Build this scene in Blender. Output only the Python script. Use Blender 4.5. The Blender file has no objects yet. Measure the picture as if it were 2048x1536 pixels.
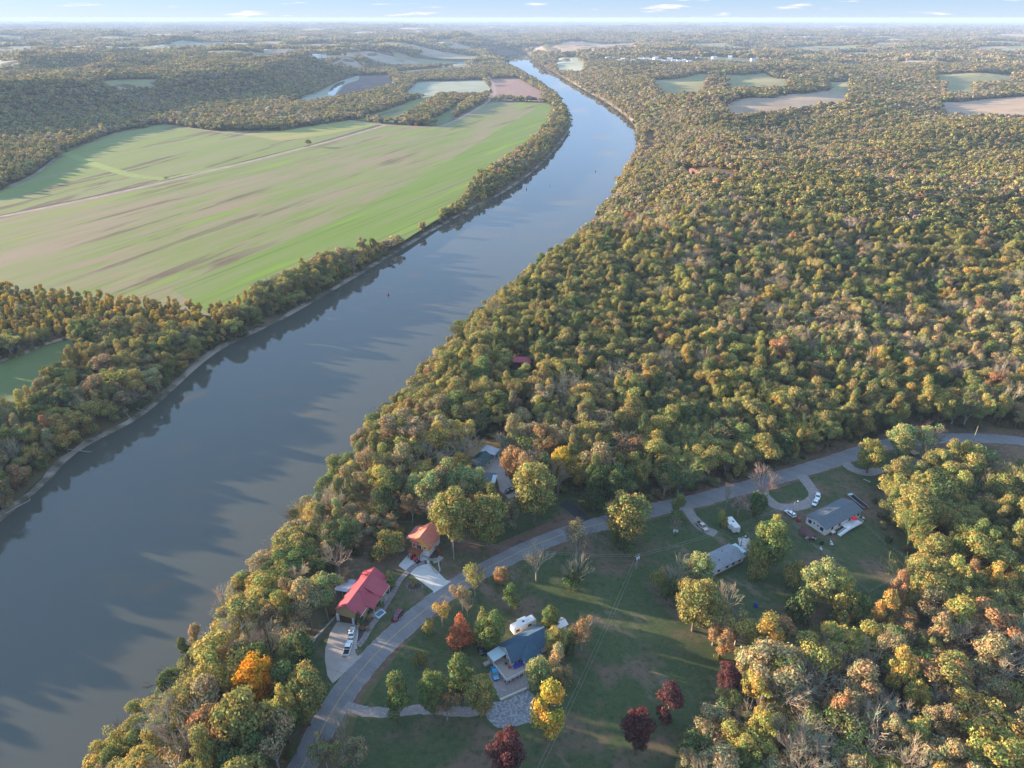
import bpy, math, random
import numpy as np
from mathutils import Vector, Matrix, geometry

R = math.radians
SC = bpy.context.scene
COL = SC.collection
# ------------------------------------------------------------------ camera, sky, sun, exposure
H, FPX, PITCH = 172.0, 1400.0, R(27.6)
cam = bpy.data.cameras.new('camera')
camo = bpy.data.objects.new('camera', cam); COL.objects.link(camo)
cam.sensor_width = 36; cam.lens = 36*FPX/2048; cam.clip_start = 1; cam.clip_end = 200000
camo.location = (0, 0, H); camo.rotation_euler = (math.pi/2-PITCH, 0, 0)
SC.camera = camo

SUN_AZ, SUN_EL = R(161), R(9.8)          # azimuth measured from +x, anticlockwise
world = bpy.data.worlds.new('World'); SC.world = world; world.use_nodes = True
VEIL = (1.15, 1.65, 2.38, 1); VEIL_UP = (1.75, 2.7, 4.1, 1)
def build_world():
    nt = world.node_tree; N = nt.nodes; L = nt.links; N.clear()
    out = N.new('ShaderNodeOutputWorld'); bg = N.new('ShaderNodeBackground'); bg.inputs[1].default_value = 0.092
    sk = N.new('ShaderNodeTexSky'); sk.sky_type = 'NISHITA'; sk.sun_disc = False
    sk.sun_elevation = SUN_EL; sk.sun_rotation = math.pi/2-SUN_AZ
    sk.altitude = 200; sk.air_density = 0.6; sk.dust_density = 0.2; sk.ozone_density = 3.0
    tc = N.new('ShaderNodeTexCoord')
    mp = N.new('ShaderNodeMapping'); mp.inputs['Scale'].default_value = (1, 1, 11)
    L.new(tc.outputs['Generated'], mp.inputs[0])
    nz = N.new('ShaderNodeTexNoise'); nz.inputs['Scale'].default_value = 13; nz.inputs['Detail'].default_value = 5
    nz.inputs['Roughness'].default_value = .55
    L.new(mp.outputs[0], nz.inputs['Vector'])
    mr = N.new('ShaderNodeMapRange'); mr.interpolation_type = 'SMOOTHSTEP'
    mr.inputs[1].default_value = .585; mr.inputs[2].default_value = .72
    L.new(nz.outputs[0], mr.inputs[0])
    cl = N.new('ShaderNodeMix'); cl.data_type = 'RGBA'
    # hazy blue daylight: part clear-sky model, part veil made brighter above the view to lift shade and river reflections, whitening just above the horizon
    veil = N.new('ShaderNodeMix'); veil.data_type = 'RGBA'; veil.inputs[0].default_value = .86; veil.inputs[7].default_value = VEIL
    L.new(sk.outputs[0], veil.inputs[6])
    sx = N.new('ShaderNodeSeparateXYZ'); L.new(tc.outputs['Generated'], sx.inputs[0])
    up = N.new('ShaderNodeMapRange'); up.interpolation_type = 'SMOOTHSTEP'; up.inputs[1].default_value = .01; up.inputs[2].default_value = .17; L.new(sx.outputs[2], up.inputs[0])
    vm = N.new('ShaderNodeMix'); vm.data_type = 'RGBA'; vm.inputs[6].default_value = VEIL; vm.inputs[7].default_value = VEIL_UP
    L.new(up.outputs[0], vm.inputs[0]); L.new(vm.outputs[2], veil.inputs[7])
    hm = N.new('ShaderNodeMapRange'); hm.interpolation_type = 'SMOOTHSTEP'; hm.inputs[1].default_value = -.004; hm.inputs[2].default_value = .03; hm.inputs[3].default_value = .4; hm.inputs[4].default_value = 0
    L.new(sx.outputs[2], hm.inputs[0])
    wh = N.new('ShaderNodeMix'); wh.data_type = 'RGBA'; wh.inputs[7].default_value = (2.5, 2.6, 2.75, 1)
    L.new(hm.outputs[0], wh.inputs[0]); L.new(veil.outputs[2], wh.inputs[6])
    L.new(mr.outputs[0], cl.inputs[0]); L.new(wh.outputs[2], cl.inputs[6])
    cl.inputs[7].default_value = (3.0, 2.9, 2.95, 1)
    tint = N.new('ShaderNodeMix'); tint.data_type = 'RGBA'; tint.blend_type = 'MULTIPLY'; tint.inputs[0].default_value = 1
    tint.inputs[7].default_value = (1.0, 1.0, 1.0, 1)
    L.new(cl.outputs[2], tint.inputs[6])
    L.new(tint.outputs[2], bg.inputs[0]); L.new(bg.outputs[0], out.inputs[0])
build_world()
sunl = bpy.data.lights.new('sun', 'SUN'); sunl.energy = 5.0; sunl.angle = R(0.7); sunl.color = (1.0, .76, .52)
suno = bpy.data.objects.new('sun', sunl); COL.objects.link(suno)
sd = Vector((math.cos(SUN_AZ)*math.cos(SUN_EL), math.sin(SUN_AZ)*math.cos(SUN_EL), math.sin(SUN_EL)))
suno.rotation_euler = sd.to_track_quat('Z', 'Y').to_euler()
SC.view_settings.view_transform = 'Standard'; SC.view_settings.look = 'None'
SC.view_settings.exposure = 2.0; SC.view_settings.gamma = 1.0
try: SC.view_settings.use_curve_mapping = False
except Exception: pass
SC.render.engine = 'CYCLES'
cy = SC.cycles
cy.use_denoising = True
try: cy.denoiser = 'OPENIMAGEDENOISE'; cy.denoising_prefilter = 'ACCURATE'; cy.denoising_input_passes = 'RGB_ALBEDO_NORMAL'
except Exception: pass
cy.max_bounces = 5; cy.diffuse_bounces = 2; cy.glossy_bounces = 2; cy.transmission_bounces = 2
cy.transparent_max_bounces = 4; cy.volume_bounces = 0
cy.use_adaptive_sampling = False
cy.sample_clamp_indirect = 4
HAZE_DENS = 6.6e-5

# ------------------------------------------------------------------ measuring: photo pixel -> point on a level z
CP, SP = math.cos(PITCH), math.sin(PITCH)
def ray(u, v):
    a = (u-1024)/FPX; b = -(v-768)/FPX
    return a, CP+b*SP, -SP+b*CP
def G(u, v, z=0.0):
    dx, dy, dz = ray(u, v); t = (z-H)/dz
    return (dx*t, dy*t)
def depth(x, y, z): return y*CP-(z-H)*SP
def height_for(u, vb, vt, zb=0.0):
    x, y = G(u, vb, zb); dx, dy, dz = ray(u, vt)
    return x, y, H+dz/dy*y-zb
def proj(x, y, z):
    w = y*CP-(z-H)*SP; yy = y*SP+(z-H)*CP
    return 1024+FPX*x/w, 768-FPX*yy/w

rng = random.Random(7)
NR = np.random.default_rng(11)

# ------------------------------------------------------------------ terrain
def smooth(a, b, t):
    t = np.clip((t-a)/(b-a), 0, 1); return t*t*(3-2*t)
_lat = NR.random((256, 256))
def vnoise(x, y):
    xi = np.floor(x).astype(int); yi = np.floor(y).astype(int)
    fx = x-xi; fy = y-yi; fx = fx*fx*(3-2*fx); fy = fy*fy*(3-2*fy)
    g = lambda a, b: _lat[a % 256, b % 256]
    return (g(xi, yi)*(1-fx)+g(xi+1, yi)*fx)*(1-fy)+(g(xi, yi+1)*(1-fx)+g(xi+1, yi+1)*fx)*fy
def fbm(x, y, s, o=3):
    r = 0; a = 1; t = 0
    for k in range(o):
        r = r+a*vnoise(x/s*2**k+17.3*k, y/s*2**k+5.1*k); t += a; a *= .5
    return r/t*2-1
ZW, ZF = -24.0, -18.0                      # water level, floodplain level
_lp = [(0,1040),(150,905),(290,825),(430,705),(560,640),(700,560),(850,470),(930,425),(1030,370),(1100,310),(1136,262),(1138,235),(1118,200),(1080,170),(1034,142),(1000,125),(966,105)]
LSH = [(-300,-400),(-262,60)]+[G(u, v, ZW) for u, v in _lp]
_rp = [(150,1536),(240,1420),(340,1310),(440,1170),(600,1000),(700,880),(830,740),(900,660),(1050,540),(1130,490),(1190,430),(1245,345),(1278,285),(1270,240),(1232,208),(1190,184),(1130,152),(1090,130),(1052,101)]
RSH = [(-160,-400),(-122,0)]+[G(u, v, -14) for u, v in _rp]
def seg_dist(x, y, pl):
    d = np.full(np.shape(x), 1e12)
    for (ax, ay), (bx, by) in zip(pl[:-1], pl[1:]):
        vx, vy = bx-ax, by-ay; t = np.clip(((x-ax)*vx+(y-ay)*vy)/(vx*vx+vy*vy), 0, 1)
        d = np.minimum(d, (x-ax-t*vx)**2+(y-ay-t*vy)**2)
    return np.sqrt(d)
def pip(x, y, poly):
    ins = np.zeros(np.shape(x), bool); n = len(poly)
    for i in range(n):
        x0, y0 = poly[i]; x1, y1 = poly[(i+1) % n]
        if y0 == y1: continue
        c = ((y0 > y) != (y1 > y)) & (x < (x1-x0)*(y-y0)/(y1-y0)+x0)
        ins ^= c
    return ins
RIVER = LSH+RSH[::-1]
# foot of the wooded ridge beyond the floodplain (left) - everything beyond it is upland
RIDGE = [(-9000,-500)]+[G(u, v, ZF) for u, v in [(-700,420),(-200,300),(60,262),(180,232),(420,206),(600,190),(720,150),(850,122),(960,104)]]
LEFTLAND = LSH+[( -9000, 60000),(-60000,60000),(-60000,-400)]
UPL = RIDGE+[G(985,100,ZF), (-500,60000), (-60000,60000), (-60000,-500)]
def hraw(x, y):
    x = np.asarray(x, float); y = np.asarray(y, float)
    dl = seg_dist(x, y, LSH); dr = seg_dist(x, y, RSH); inr = pip(x, y, RIVER)
    nearer_left = pip(x, y, LEFTLAND)
    # left bank and floodplain
    up = pip(x, y, UPL); du = seg_dist(x, y, RIDGE)
    hill = np.where(up, smooth(0, 170, du)*np.maximum(6, 46+46*fbm(x, y, 380)+12*fbm(x+900, y, 130)), 0)
    left = ZW+(ZF-ZW)*smooth(2, 15, dl)+hill
    # right bank: bluff near, low bank far
    top = np.interp(y, [0, 650, 1100, 2200, 60000], [24, 24, 9, 10, 14])
    right = ZW+top*smooth(1, np.interp(y, [0, 700, 1200], [42, 42, 22]), dr)
    yard = np.hypot(x-80, y-190)
    m = smooth(235, 380, yard)*smooth(30, 130, dr)
    right = right+m*(22*fbm(x, y, 230, 2)+9+np.interp(y, [0, 1200, 2400, 1e5], [0, 9, 10, 10])+np.interp(y, [0, 1500, 3500, 1e5], [0, 6, 22, 30])*fbm(x+300, y+70, 900, 2))
    far = smooth(3500, 9000, np.hypot(x, y))*(26*fbm(x, y, 2600)+8)
    land = np.where(nearer_left, left, right)+far
    bed = ZW-.4-np.minimum(4, np.minimum(dl, dr)*.3)
    return np.where(inr, bed, land)
NX, NY = 470, 520
KA, KB = 190.0, 6.5
ux = np.linspace(-1, 1, NX); GX = KA*np.sinh(KB*ux)
uy = np.linspace(-.42, 1, NY); GY = 170+KA*np.sinh(KB*uy)
MX, MY = np.meshgrid(GX, GY)
MZ = hraw(MX, MY)
def h(x, y):
    x = np.asarray(x, float); y = np.asarray(y, float)
    fi = (np.arcsinh(x/KA)/KB+1)/2*(NX-1); fj = (np.arcsinh((y-170)/KA)/KB+.42)/1.42*(NY-1)
    i = np.clip(np.floor(fi).astype(int), 0, NX-2); j = np.clip(np.floor(fj).astype(int), 0, NY-2)
    tx = np.clip((x-GX[i])/(GX[i+1]-GX[i]), 0, 1); ty = np.clip((y-GY[j])/(GY[j+1]-GY[j]), 0, 1)
    return (MZ[j, i]*(1-tx)+MZ[j, i+1]*tx)*(1-ty)+(MZ[j+1, i]*(1-tx)+MZ[j+1, i+1]*tx)*ty
def hf(x, y): return float(h(x, y))
def GT(u, v, up=0.0):
    """point on the terrain (or `up` metres above it) seen at a photo pixel"""
    z = 0.0
    dx, dy, dz = ray(u, v)
    t0 = 40.0; t = t0; prev = None
    while t < 60000:
        x, y, zz = dx*t, dy*t, H+dz*t
        d = zz-(max(hf(x, y), ZW)+up)
        if d <= 0:
            if prev is None: break
            a, b = prev, t
            for _ in range(18):
                m = (a+b)/2
                if H+dz*m-(max(hf(dx*m, dy*m), ZW)+up) > 0: a = m
                else: b = m
            t = b; break
        prev = t; t += max(1.5, d*.9)
    return (dx*t, dy*t)

# ------------------------------------------------------------------ materials
def _nodes(name):
    m = bpy.data.materials.new(name); m.use_nodes = True
    nt = m.node_tree; return m, nt, nt.nodes, nt.links, nt.nodes['Principled BSDF']
def ramp(N, stops):
    r = N.new('ShaderNodeValToRGB'); e = r.color_ramp.elements
    while len(e) < len(stops): e.new(.5)
    for k, (p, c) in enumerate(stops): e[k].position = p; e[k].color = (*c, 1)
    return r
def pmat(name, c1, c2=None, scale=.5, rough=.8, bump=0.0, bscale=None, metallic=0.0, spec=.3, stretch=None, rot=0, detail=4, lo=.35, hi=.65, emit=None, c3=None):
    m, nt, N, L, b = _nodes(name)
    b.inputs['Roughness'].default_value = rough; b.inputs['Metallic'].default_value = metallic
    b.inputs['Specular IOR Level'].default_value = spec
    if c2 is None: c2 = tuple(x*.82 for x in c1)
    g = N.new('ShaderNodeNewGeometry'); mp = N.new('ShaderNodeMapping')
    mp.inputs['Rotation'].default_value = (0, 0, rot)
    if stretch: mp.inputs['Scale'].default_value = stretch
    L.new(g.outputs['Position'], mp.inputs[0])
    nz = N.new('ShaderNodeTexNoise'); nz.inputs['Scale'].default_value = scale; nz.inputs['Detail'].default_value = detail
    nz.inputs['Roughness'].default_value = .6
    L.new(mp.outputs[0], nz.inputs['Vector'])
    st = [(lo, c1), (hi, c2)]
    if c3: st = [(lo, c1), ((lo+hi)/2, c2), (hi, c3)]
    r = ramp(N, st); L.new(nz.outputs[0], r.inputs[0]); L.new(r.outputs[0], b.inputs['Base Color'])
    if bump:
        n2 = N.new('ShaderNodeTexNoise'); n2.inputs['Scale'].default_value = bscale or scale*4; n2.inputs['Detail'].default_value = 3
        L.new(g.outputs['Position'], n2.inputs['Vector'])
        bp = N.new('ShaderNodeBump'); bp.inputs['Strength'].default_value = min(1, bump); bp.inputs['Distance'].default_value = bump
        L.new(n2.outputs[0], bp.inputs['Height']); L.new(bp.outputs[0], b.inputs['Normal'])
    return m
def layered(name, base, layers, rough=.9, broad=None):
    """base colour plus noise layers: (colour, scale, lo, hi, stretch, rot)"""
    m, nt, N, L, b = _nodes(name); b.inputs['Roughness'].default_value = rough; b.inputs['Specular IOR Level'].default_value = .1
    g = N.new('ShaderNodeNewGeometry'); cur = None
    rgb = N.new('ShaderNodeRGB'); rgb.outputs[0].default_value = (*base, 1); cur = rgb.outputs[0]
    for k, (c, s, lo, hi, st, rot) in enumerate(layers):
        mp = N.new('ShaderNodeMapping'); mp.vector_type = 'TEXTURE'
        mp.inputs['Rotation'].default_value = (0, 0, rot); mp.inputs['Scale'].default_value = st or (1, 1, 1)
        mp.inputs['Location'].default_value = (37.0*k, 11.0*k, 0)
        L.new(g.outputs['Position'], mp.inputs[0])
        nz = N.new('ShaderNodeTexNoise'); nz.inputs['Scale'].default_value = s; nz.inputs['Detail'].default_value = 6; nz.inputs['Roughness'].default_value = .62
        L.new(mp.outputs[0], nz.inputs['Vector'])
        mr = N.new('ShaderNodeMapRange'); mr.inputs[1].default_value = lo; mr.inputs[2].default_value = hi; L.new(nz.outputs[0], mr.inputs[0])
        mx = N.new('ShaderNodeMix'); mx.data_type = 'RGBA'; mx.inputs[7].default_value = (*c, 1)
        fac = mr.outputs[0]
        if broad and k in broad:
            nb = N.new('ShaderNodeTexNoise'); nb.inputs['Scale'].default_value = .0045; nb.inputs['Detail'].default_value = 3; L.new(g.outputs['Position'], nb.inputs['Vector'])
            mb = N.new('ShaderNodeMapRange'); mb.inputs[1].default_value = .43; mb.inputs[2].default_value = .56; L.new(nb.outputs[0], mb.inputs[0])
            mm = N.new('ShaderNodeMath'); mm.operation = 'MULTIPLY'; L.new(fac, mm.inputs[0]); L.new(mb.outputs[0], mm.inputs[1]); fac = mm.outputs[0]
        L.new(fac, mx.inputs[0]); L.new(cur, mx.inputs[6]); cur = mx.outputs[2]
    L.new(cur, b.inputs['Base Color'])
    return m
def foliage_mat(name, transl=.32, jitter=.5):
    m, nt, N, L, b = _nodes(name); N.remove(b)
    out = [n for n in N if n.type == 'OUTPUT_MATERIAL'][0]
    at = N.new('ShaderNodeAttribute'); at.attribute_type = 'INSTANCER'; at.attribute_name = 'tint'
    g = N.new('ShaderNodeNewGeometry')
    mr = N.new('ShaderNodeMapRange'); mr.inputs[3].default_value = 1-jitter; mr.inputs[4].default_value = 1+jitter
    L.new(g.outputs['Random Per Island'], mr.inputs[0])
    nz = N.new('ShaderNodeTexNoise'); nz.inputs['Scale'].default_value = .35; nz.inputs['Detail'].default_value = 3
    L.new(g.outputs['Position'], nz.inputs['Vector'])
    warm = ramp(N, [(.36, (.76, 1.03, .95)), (.66, (1.28, .98, .88))])
    L.new(nz.outputs[0], warm.inputs[0])
    mu = N.new('ShaderNodeMix'); mu.data_type = 'RGBA'; mu.blend_type = 'MULTIPLY'; mu.inputs[0].default_value = 1
    L.new(at.outputs['Color'], mu.inputs[6]); L.new(warm.outputs[0], mu.inputs[7])
    vm = N.new('ShaderNodeVectorMath'); vm.operation = 'SCALE'
    L.new(mu.outputs[2], vm.inputs[0]); L.new(mr.outputs[0], vm.inputs['Scale'])
    d = N.new('ShaderNodeBsdfDiffuse'); t = N.new('ShaderNodeBsdfTranslucent'); ms = N.new('ShaderNodeMixShader'); ms.inputs[0].default_value = transl
    L.new(vm.outputs[0], d.inputs[0]); L.new(vm.outputs[0], t.inputs[0])
    L.new(d.outputs[0], ms.inputs[1]); L.new(t.outputs[0], ms.inputs[2]); L.new(ms.outputs[0], out.inputs[0])
    return m
M = {}
M['leaf'] = foliage_mat('foliage')
M['twig'] = foliage_mat('twigs', 0.0, .25)
M['bark'] = pmat('bark', (.20,.16,.125), (.11,.09,.07), 2, .95)
M['bark_pale'] = pmat('pale_bark', (.42,.38,.33), (.22,.19,.16), 2, .95)
def water_mat():
    m, nt, N, L, b = _nodes('river_water')
    b.inputs['Base Color'].default_value = (.066, .070, .058, 1); b.inputs['Roughness'].default_value = .01
    b.inputs['IOR'].default_value = 1.45; b.inputs['Specular IOR Level'].default_value = .5
    g = N.new('ShaderNodeNewGeometry')
    mp = N.new('ShaderNodeMapping'); mp.inputs['Rotation'].default_value = (0, 0, R(20)); mp.inputs['Scale'].default_value = (1, .35, 1)
    L.new(g.outputs['Position'], mp.inputs[0])
    n1 = N.new('ShaderNodeTexNoise'); n1.inputs['Scale'].default_value = .55; n1.inputs['Detail'].default_value = 4
    L.new(mp.outputs[0], n1.inputs['Vector'])
    n3 = N.new('ShaderNodeTexNoise'); n3.inputs['Scale'].default_value = .012; n3.inputs['Detail'].default_value = 3
    L.new(mp.outputs[0], n3.inputs['Vector'])
    st = N.new('ShaderNodeMapRange'); st.inputs[1].default_value = .4; st.inputs[2].default_value = .62; st.inputs[3].default_value = .004; st.inputs[4].default_value = .024
    L.new(n3.outputs[0], st.inputs[0])
    bp = N.new('ShaderNodeBump'); bp.inputs['Strength'].default_value = 1; L.new(st.outputs[0], bp.inputs['Distance'])
    L.new(n1.outputs[0], bp.inputs['Height']); L.new(bp.outputs[0], b.inputs['Normal'])
    return m
M['water'] = water_mat()
M['ground'] = layered('woodland_floor', (.10,.075,.05), [((.17,.11,.07), .05, .45, .6, None, 0), ((.07,.085,.03), .03, .52, .62, None, 0), ((.2,.15,.1), .6, .5, .7, None, 0),
                                                          ((.10,.10,.045), .002, .5, .55, None, 0), ((.13,.085,.05), .0012, .52, .58, None, 0)])
_a = G(0, 437, ZF); _b = G(770, 250, ZF); FROT = math.atan2(_b[1]-_a[1], _b[0]-_a[0])
M['crop'] = layered('striped_crop_field', (.165,.215,.05), [((.225,.22,.11), .05, .40, .58, (10,1,1), FROT), ((.19,.29,.03), .07, .54, .66, (16,1,1), FROT),
      ((.285,.215,.15), .012, .48, .60, (5,1,1), FROT), ((.28,.20,.14), .05, .50, .60, (8,1,1), FROT+.03), ((.13,.085,.065), .05, .56, .62, (12,1,1), FROT+.02), ((.19,.205,.085), .5, .42, .75, (40,1,1), FROT-.1),
      ((.13,.18,.045), .16, .58, .70, (60,1,1), FROT-.1)], broad=(3, 4))
M['crop_green'] = layered('green_crop_strip', (.155,.225,.045), [((.20,.215,.09), .06, .45, .65, (14,1,1), FROT-.04), ((.18,.29,.03), .05, .56, .68, (16,1,1), FROT-.04), ((.115,.165,.04), .2, .55, .68, (60,1,1), FROT-.06)])
M['crop2'] = layered('green_crop_field', (.175,.225,.06), [((.225,.225,.11), .03, .42, .62, (10,1,1), FROT+.08), ((.12,.08,.065), .028, .575, .61, (9,1,1), FROT+.12), ((.20,.28,.04), .07, .57, .68, (14,1,1), FROT), ((.20,.215,.09), .5, .42, .75, (40,1,1), FROT+.1)])
M['hay'] = layered('yellow_stubble_field', (.30,.28,.10), [((.24,.27,.08), .05, .45, .6, (20,1,1), FROT-.25), ((.36,.27,.13), .04, .5, .7, (20,1,1), FROT-.25)])
M['tan'] = pmat('tan_stubble', (.36,.275,.19), (.29,.21,.14), .02, .95)
M['pale'] = pmat('pale_field', (.32,.33,.25), (.25,.28,.19), .02, .95)
M['brownf'] = pmat('brown_field', (.29,.18,.14), (.23,.14,.115), .02, .95, stretch=(1,.1,1))
M['pasture'] = pmat('pasture_grass', (.20,.21,.08), (.26,.225,.115), .012, .95)
M['greenf'] = pmat('bright_grass', (.105,.155,.045), (.135,.16,.06), .05, .95)
M['verge'] = pmat('field_verge_grass', (.21,.27,.06), (.19,.23,.07), .08, .95)
M['marsh'] = pmat('marsh_reeds', (.20,.13,.12), (.13,.08,.075), .02, .95, c3=(.17,.15,.10))
M['lane'] = pmat('gravel_lane', (.34,.27,.23), (.25,.19,.16), .08, .95)
M['sand'] = pmat('river_sand', (.30,.25,.20), (.17,.14,.105), .06, .95, c3=(.075,.075,.045), lo=.42, hi=.58)
M['lawn'] = layered('lawn', (.055,.08,.034), [((.072,.09,.042), .08, .45, .65, None, 0), ((.15,.10,.075), .035, .50, .60, None, 0), ((.17,.125,.095), .12, .56, .68, (2.5,1,1), R(-50)), ((.10,.11,.05), 1.2, .5, .72, None, 0), ((.04,.06,.025), .5, .5, .7, None, 0)])
M['leaflawn'] = layered('leaf_strewn_grass', (.15,.095,.07), [((.08,.09,.04), .07, .5, .6, None, 0), ((.20,.13,.10), .8, .5, .7, None, 0), ((.10,.065,.05), .15, .5, .65, None, 0)])
M['orange_grass'] = pmat('leaf_covered_bank', (.42,.22,.08), (.22,.16,.06), .12, .95)
M['asphalt'] = layered('asphalt', (.20,.195,.20), [((.165,.16,.17), .25, .45, .6, (1,8,1), R(55)), ((.25,.235,.225), 1.5, .5, .75, None, 0)], .85)
M['asphalt_dark'] = pmat('fresh_asphalt', (.035,.04,.045), None, 1, .8)
M['gravel'] = pmat('drive_gravel', (.33,.29,.28), (.22,.19,.18), .9, .95, c3=(.28,.25,.25))
M['concrete'] = pmat('pale_concrete', (.50,.50,.49), (.44,.44,.43), .35, .85)
M['concrete_tan'] = pmat('weathered_concrete', (.38,.33,.30), (.31,.27,.25), .25, .85)
M['paver'] = pmat('mauve_pavers', (.26,.22,.22), (.20,.165,.17), 1.2, .9)
M['mulch'] = pmat('dark_mulch', (.055,.04,.045), (.10,.07,.07), 1.5, .95)
M['stone'] = pmat('grey_stone', (.36,.33,.31), (.24,.22,.21), .9, .9)
M['rip'] = pmat('limestone_rock', (.42,.44,.47), (.20,.21,.23), 1.3, .9, detail=1)
M['yellow_line'] = pmat('faded_road_paint', (.42,.30,.13), (.30,.24,.15), 1.2, .8)
M['red_metal'] = pmat('red_metal_roof', (.36,.04,.065), (.30,.035,.055), .5, .5, spec=.6)
M['red_roof2'] = pmat('weathered_red_roof', (.46,.13,.12), (.52,.21,.14), 1.2, .5)
M['teal_roof'] = pmat('slate_blue_shingles', (.055,.11,.165), (.045,.09,.14), .8, .9)
M['teal2'] = pmat('blue_green_shingles', (.12,.145,.165), (.10,.12,.14), .8, .9)
M['grey_roof'] = pmat('grey_shingles', (.25,.265,.29), (.20,.21,.235), .5, .9)
M['green_roof'] = pmat('dark_green_metal', (.03,.075,.075), (.025,.06,.06), .7, .4)
M['maroon'] = pmat('maroon_shingles', (.13,.055,.06), (.10,.04,.045), 1, .8)
M['tan_siding'] = pmat('tan_siding', (.50,.34,.19), (.42,.28,.15), .8, .8, stretch=(1,1,6))
M['log'] = pmat('orange_stained_logs', (.78,.36,.06), (.68,.29,.05), 1.2, .55, stretch=(1,1,4))
M['redwood'] = pmat('red_stained_wood', (.33,.10,.045), (.24,.07,.03), 1.5, .7)
M['white'] = pmat('white_siding', (.74,.70,.68), (.68,.65,.63), .7, .6)
M['cream'] = pmat('cream_siding', (.58,.53,.46), (.52,.48,.42), .7, .7)
M['brick'] = pmat('brown_brick', (.24,.12,.09), (.18,.09,.07), 2, .9)
M['trim'] = pmat('white_trim', (.78,.78,.80), None, 1, .5)
M['glass'] = pmat('window_glass', (.02,.025,.03), None, 1, .08, spec=.8)
M['carglass'] = pmat('car_glass', (.015,.03,.04), None, 1, .05, spec=1.0)
M['sheet'] = pmat('galvanised_sheet', (.42,.42,.47), (.36,.36,.41), .7, .35, metallic=.3)
M['pale_sheet'] = pmat('pale_blue_sheet_roof', (.45,.58,.62), (.40,.52,.56), .7, .45)
M['tarp'] = pmat('crumpled_white_tarp', (.55,.53,.52), (.40,.38,.37), 1.2, .7, bump=.3, bscale=2)
M['wood'] = pmat('weathered_deck_wood', (.36,.31,.29), (.29,.25,.23), 1.5, .8, stretch=(1,8,1))
M['dark_wood'] = pmat('dark_door_wood', (.10,.055,.035), None, 1, .6)
M['polewood'] = pmat('utility_pole_wood', (.34,.32,.31), (.26,.24,.22), 1, .9)
M['rubber'] = pmat('tyre_rubber', (.02,.02,.022), None, 3, .8)
M['chrome'] = pmat('wheel_metal', (.5,.5,.52), None, 3, .3, metallic=.8)
M['black'] = pmat('black_plastic', (.02,.02,.024), None, 3, .5)
M['lamp'] = pmat('headlamp_lens', (.7,.72,.72), None, 3, .15)
M['tail'] = pmat('tail_lamp_lens', (.4,.02,.02), None, 3, .2)
def paint(name, c): return pmat(name, c, c, 1, .25, spec=.6)
M['pw'] = paint('white_car_paint', (.75,.77,.78)); M['pm'] = paint('maroon_car_paint', (.16,.012,.035))
M['pk'] = paint('black_car_paint', (.012,.016,.02)); M['pb'] = paint('blue_car_paint', (.03,.28,.5)); M['ptan'] = paint('beige_car_paint', (.55,.46,.40))
M['red'] = paint('red_paint', (.55,.03,.03)); M['blue'] = paint('royal_blue_plastic', (.02,.06,.45)); M['bluewater'] = paint('pale_blue_cover', (.10,.25,.36))
M['umb'] = pmat('red_canvas', (.6,.02,.05), None, 1, .8)
M['wire'] = pmat('aluminium_wire', (.30,.33,.30), None, 1, .5)

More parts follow.
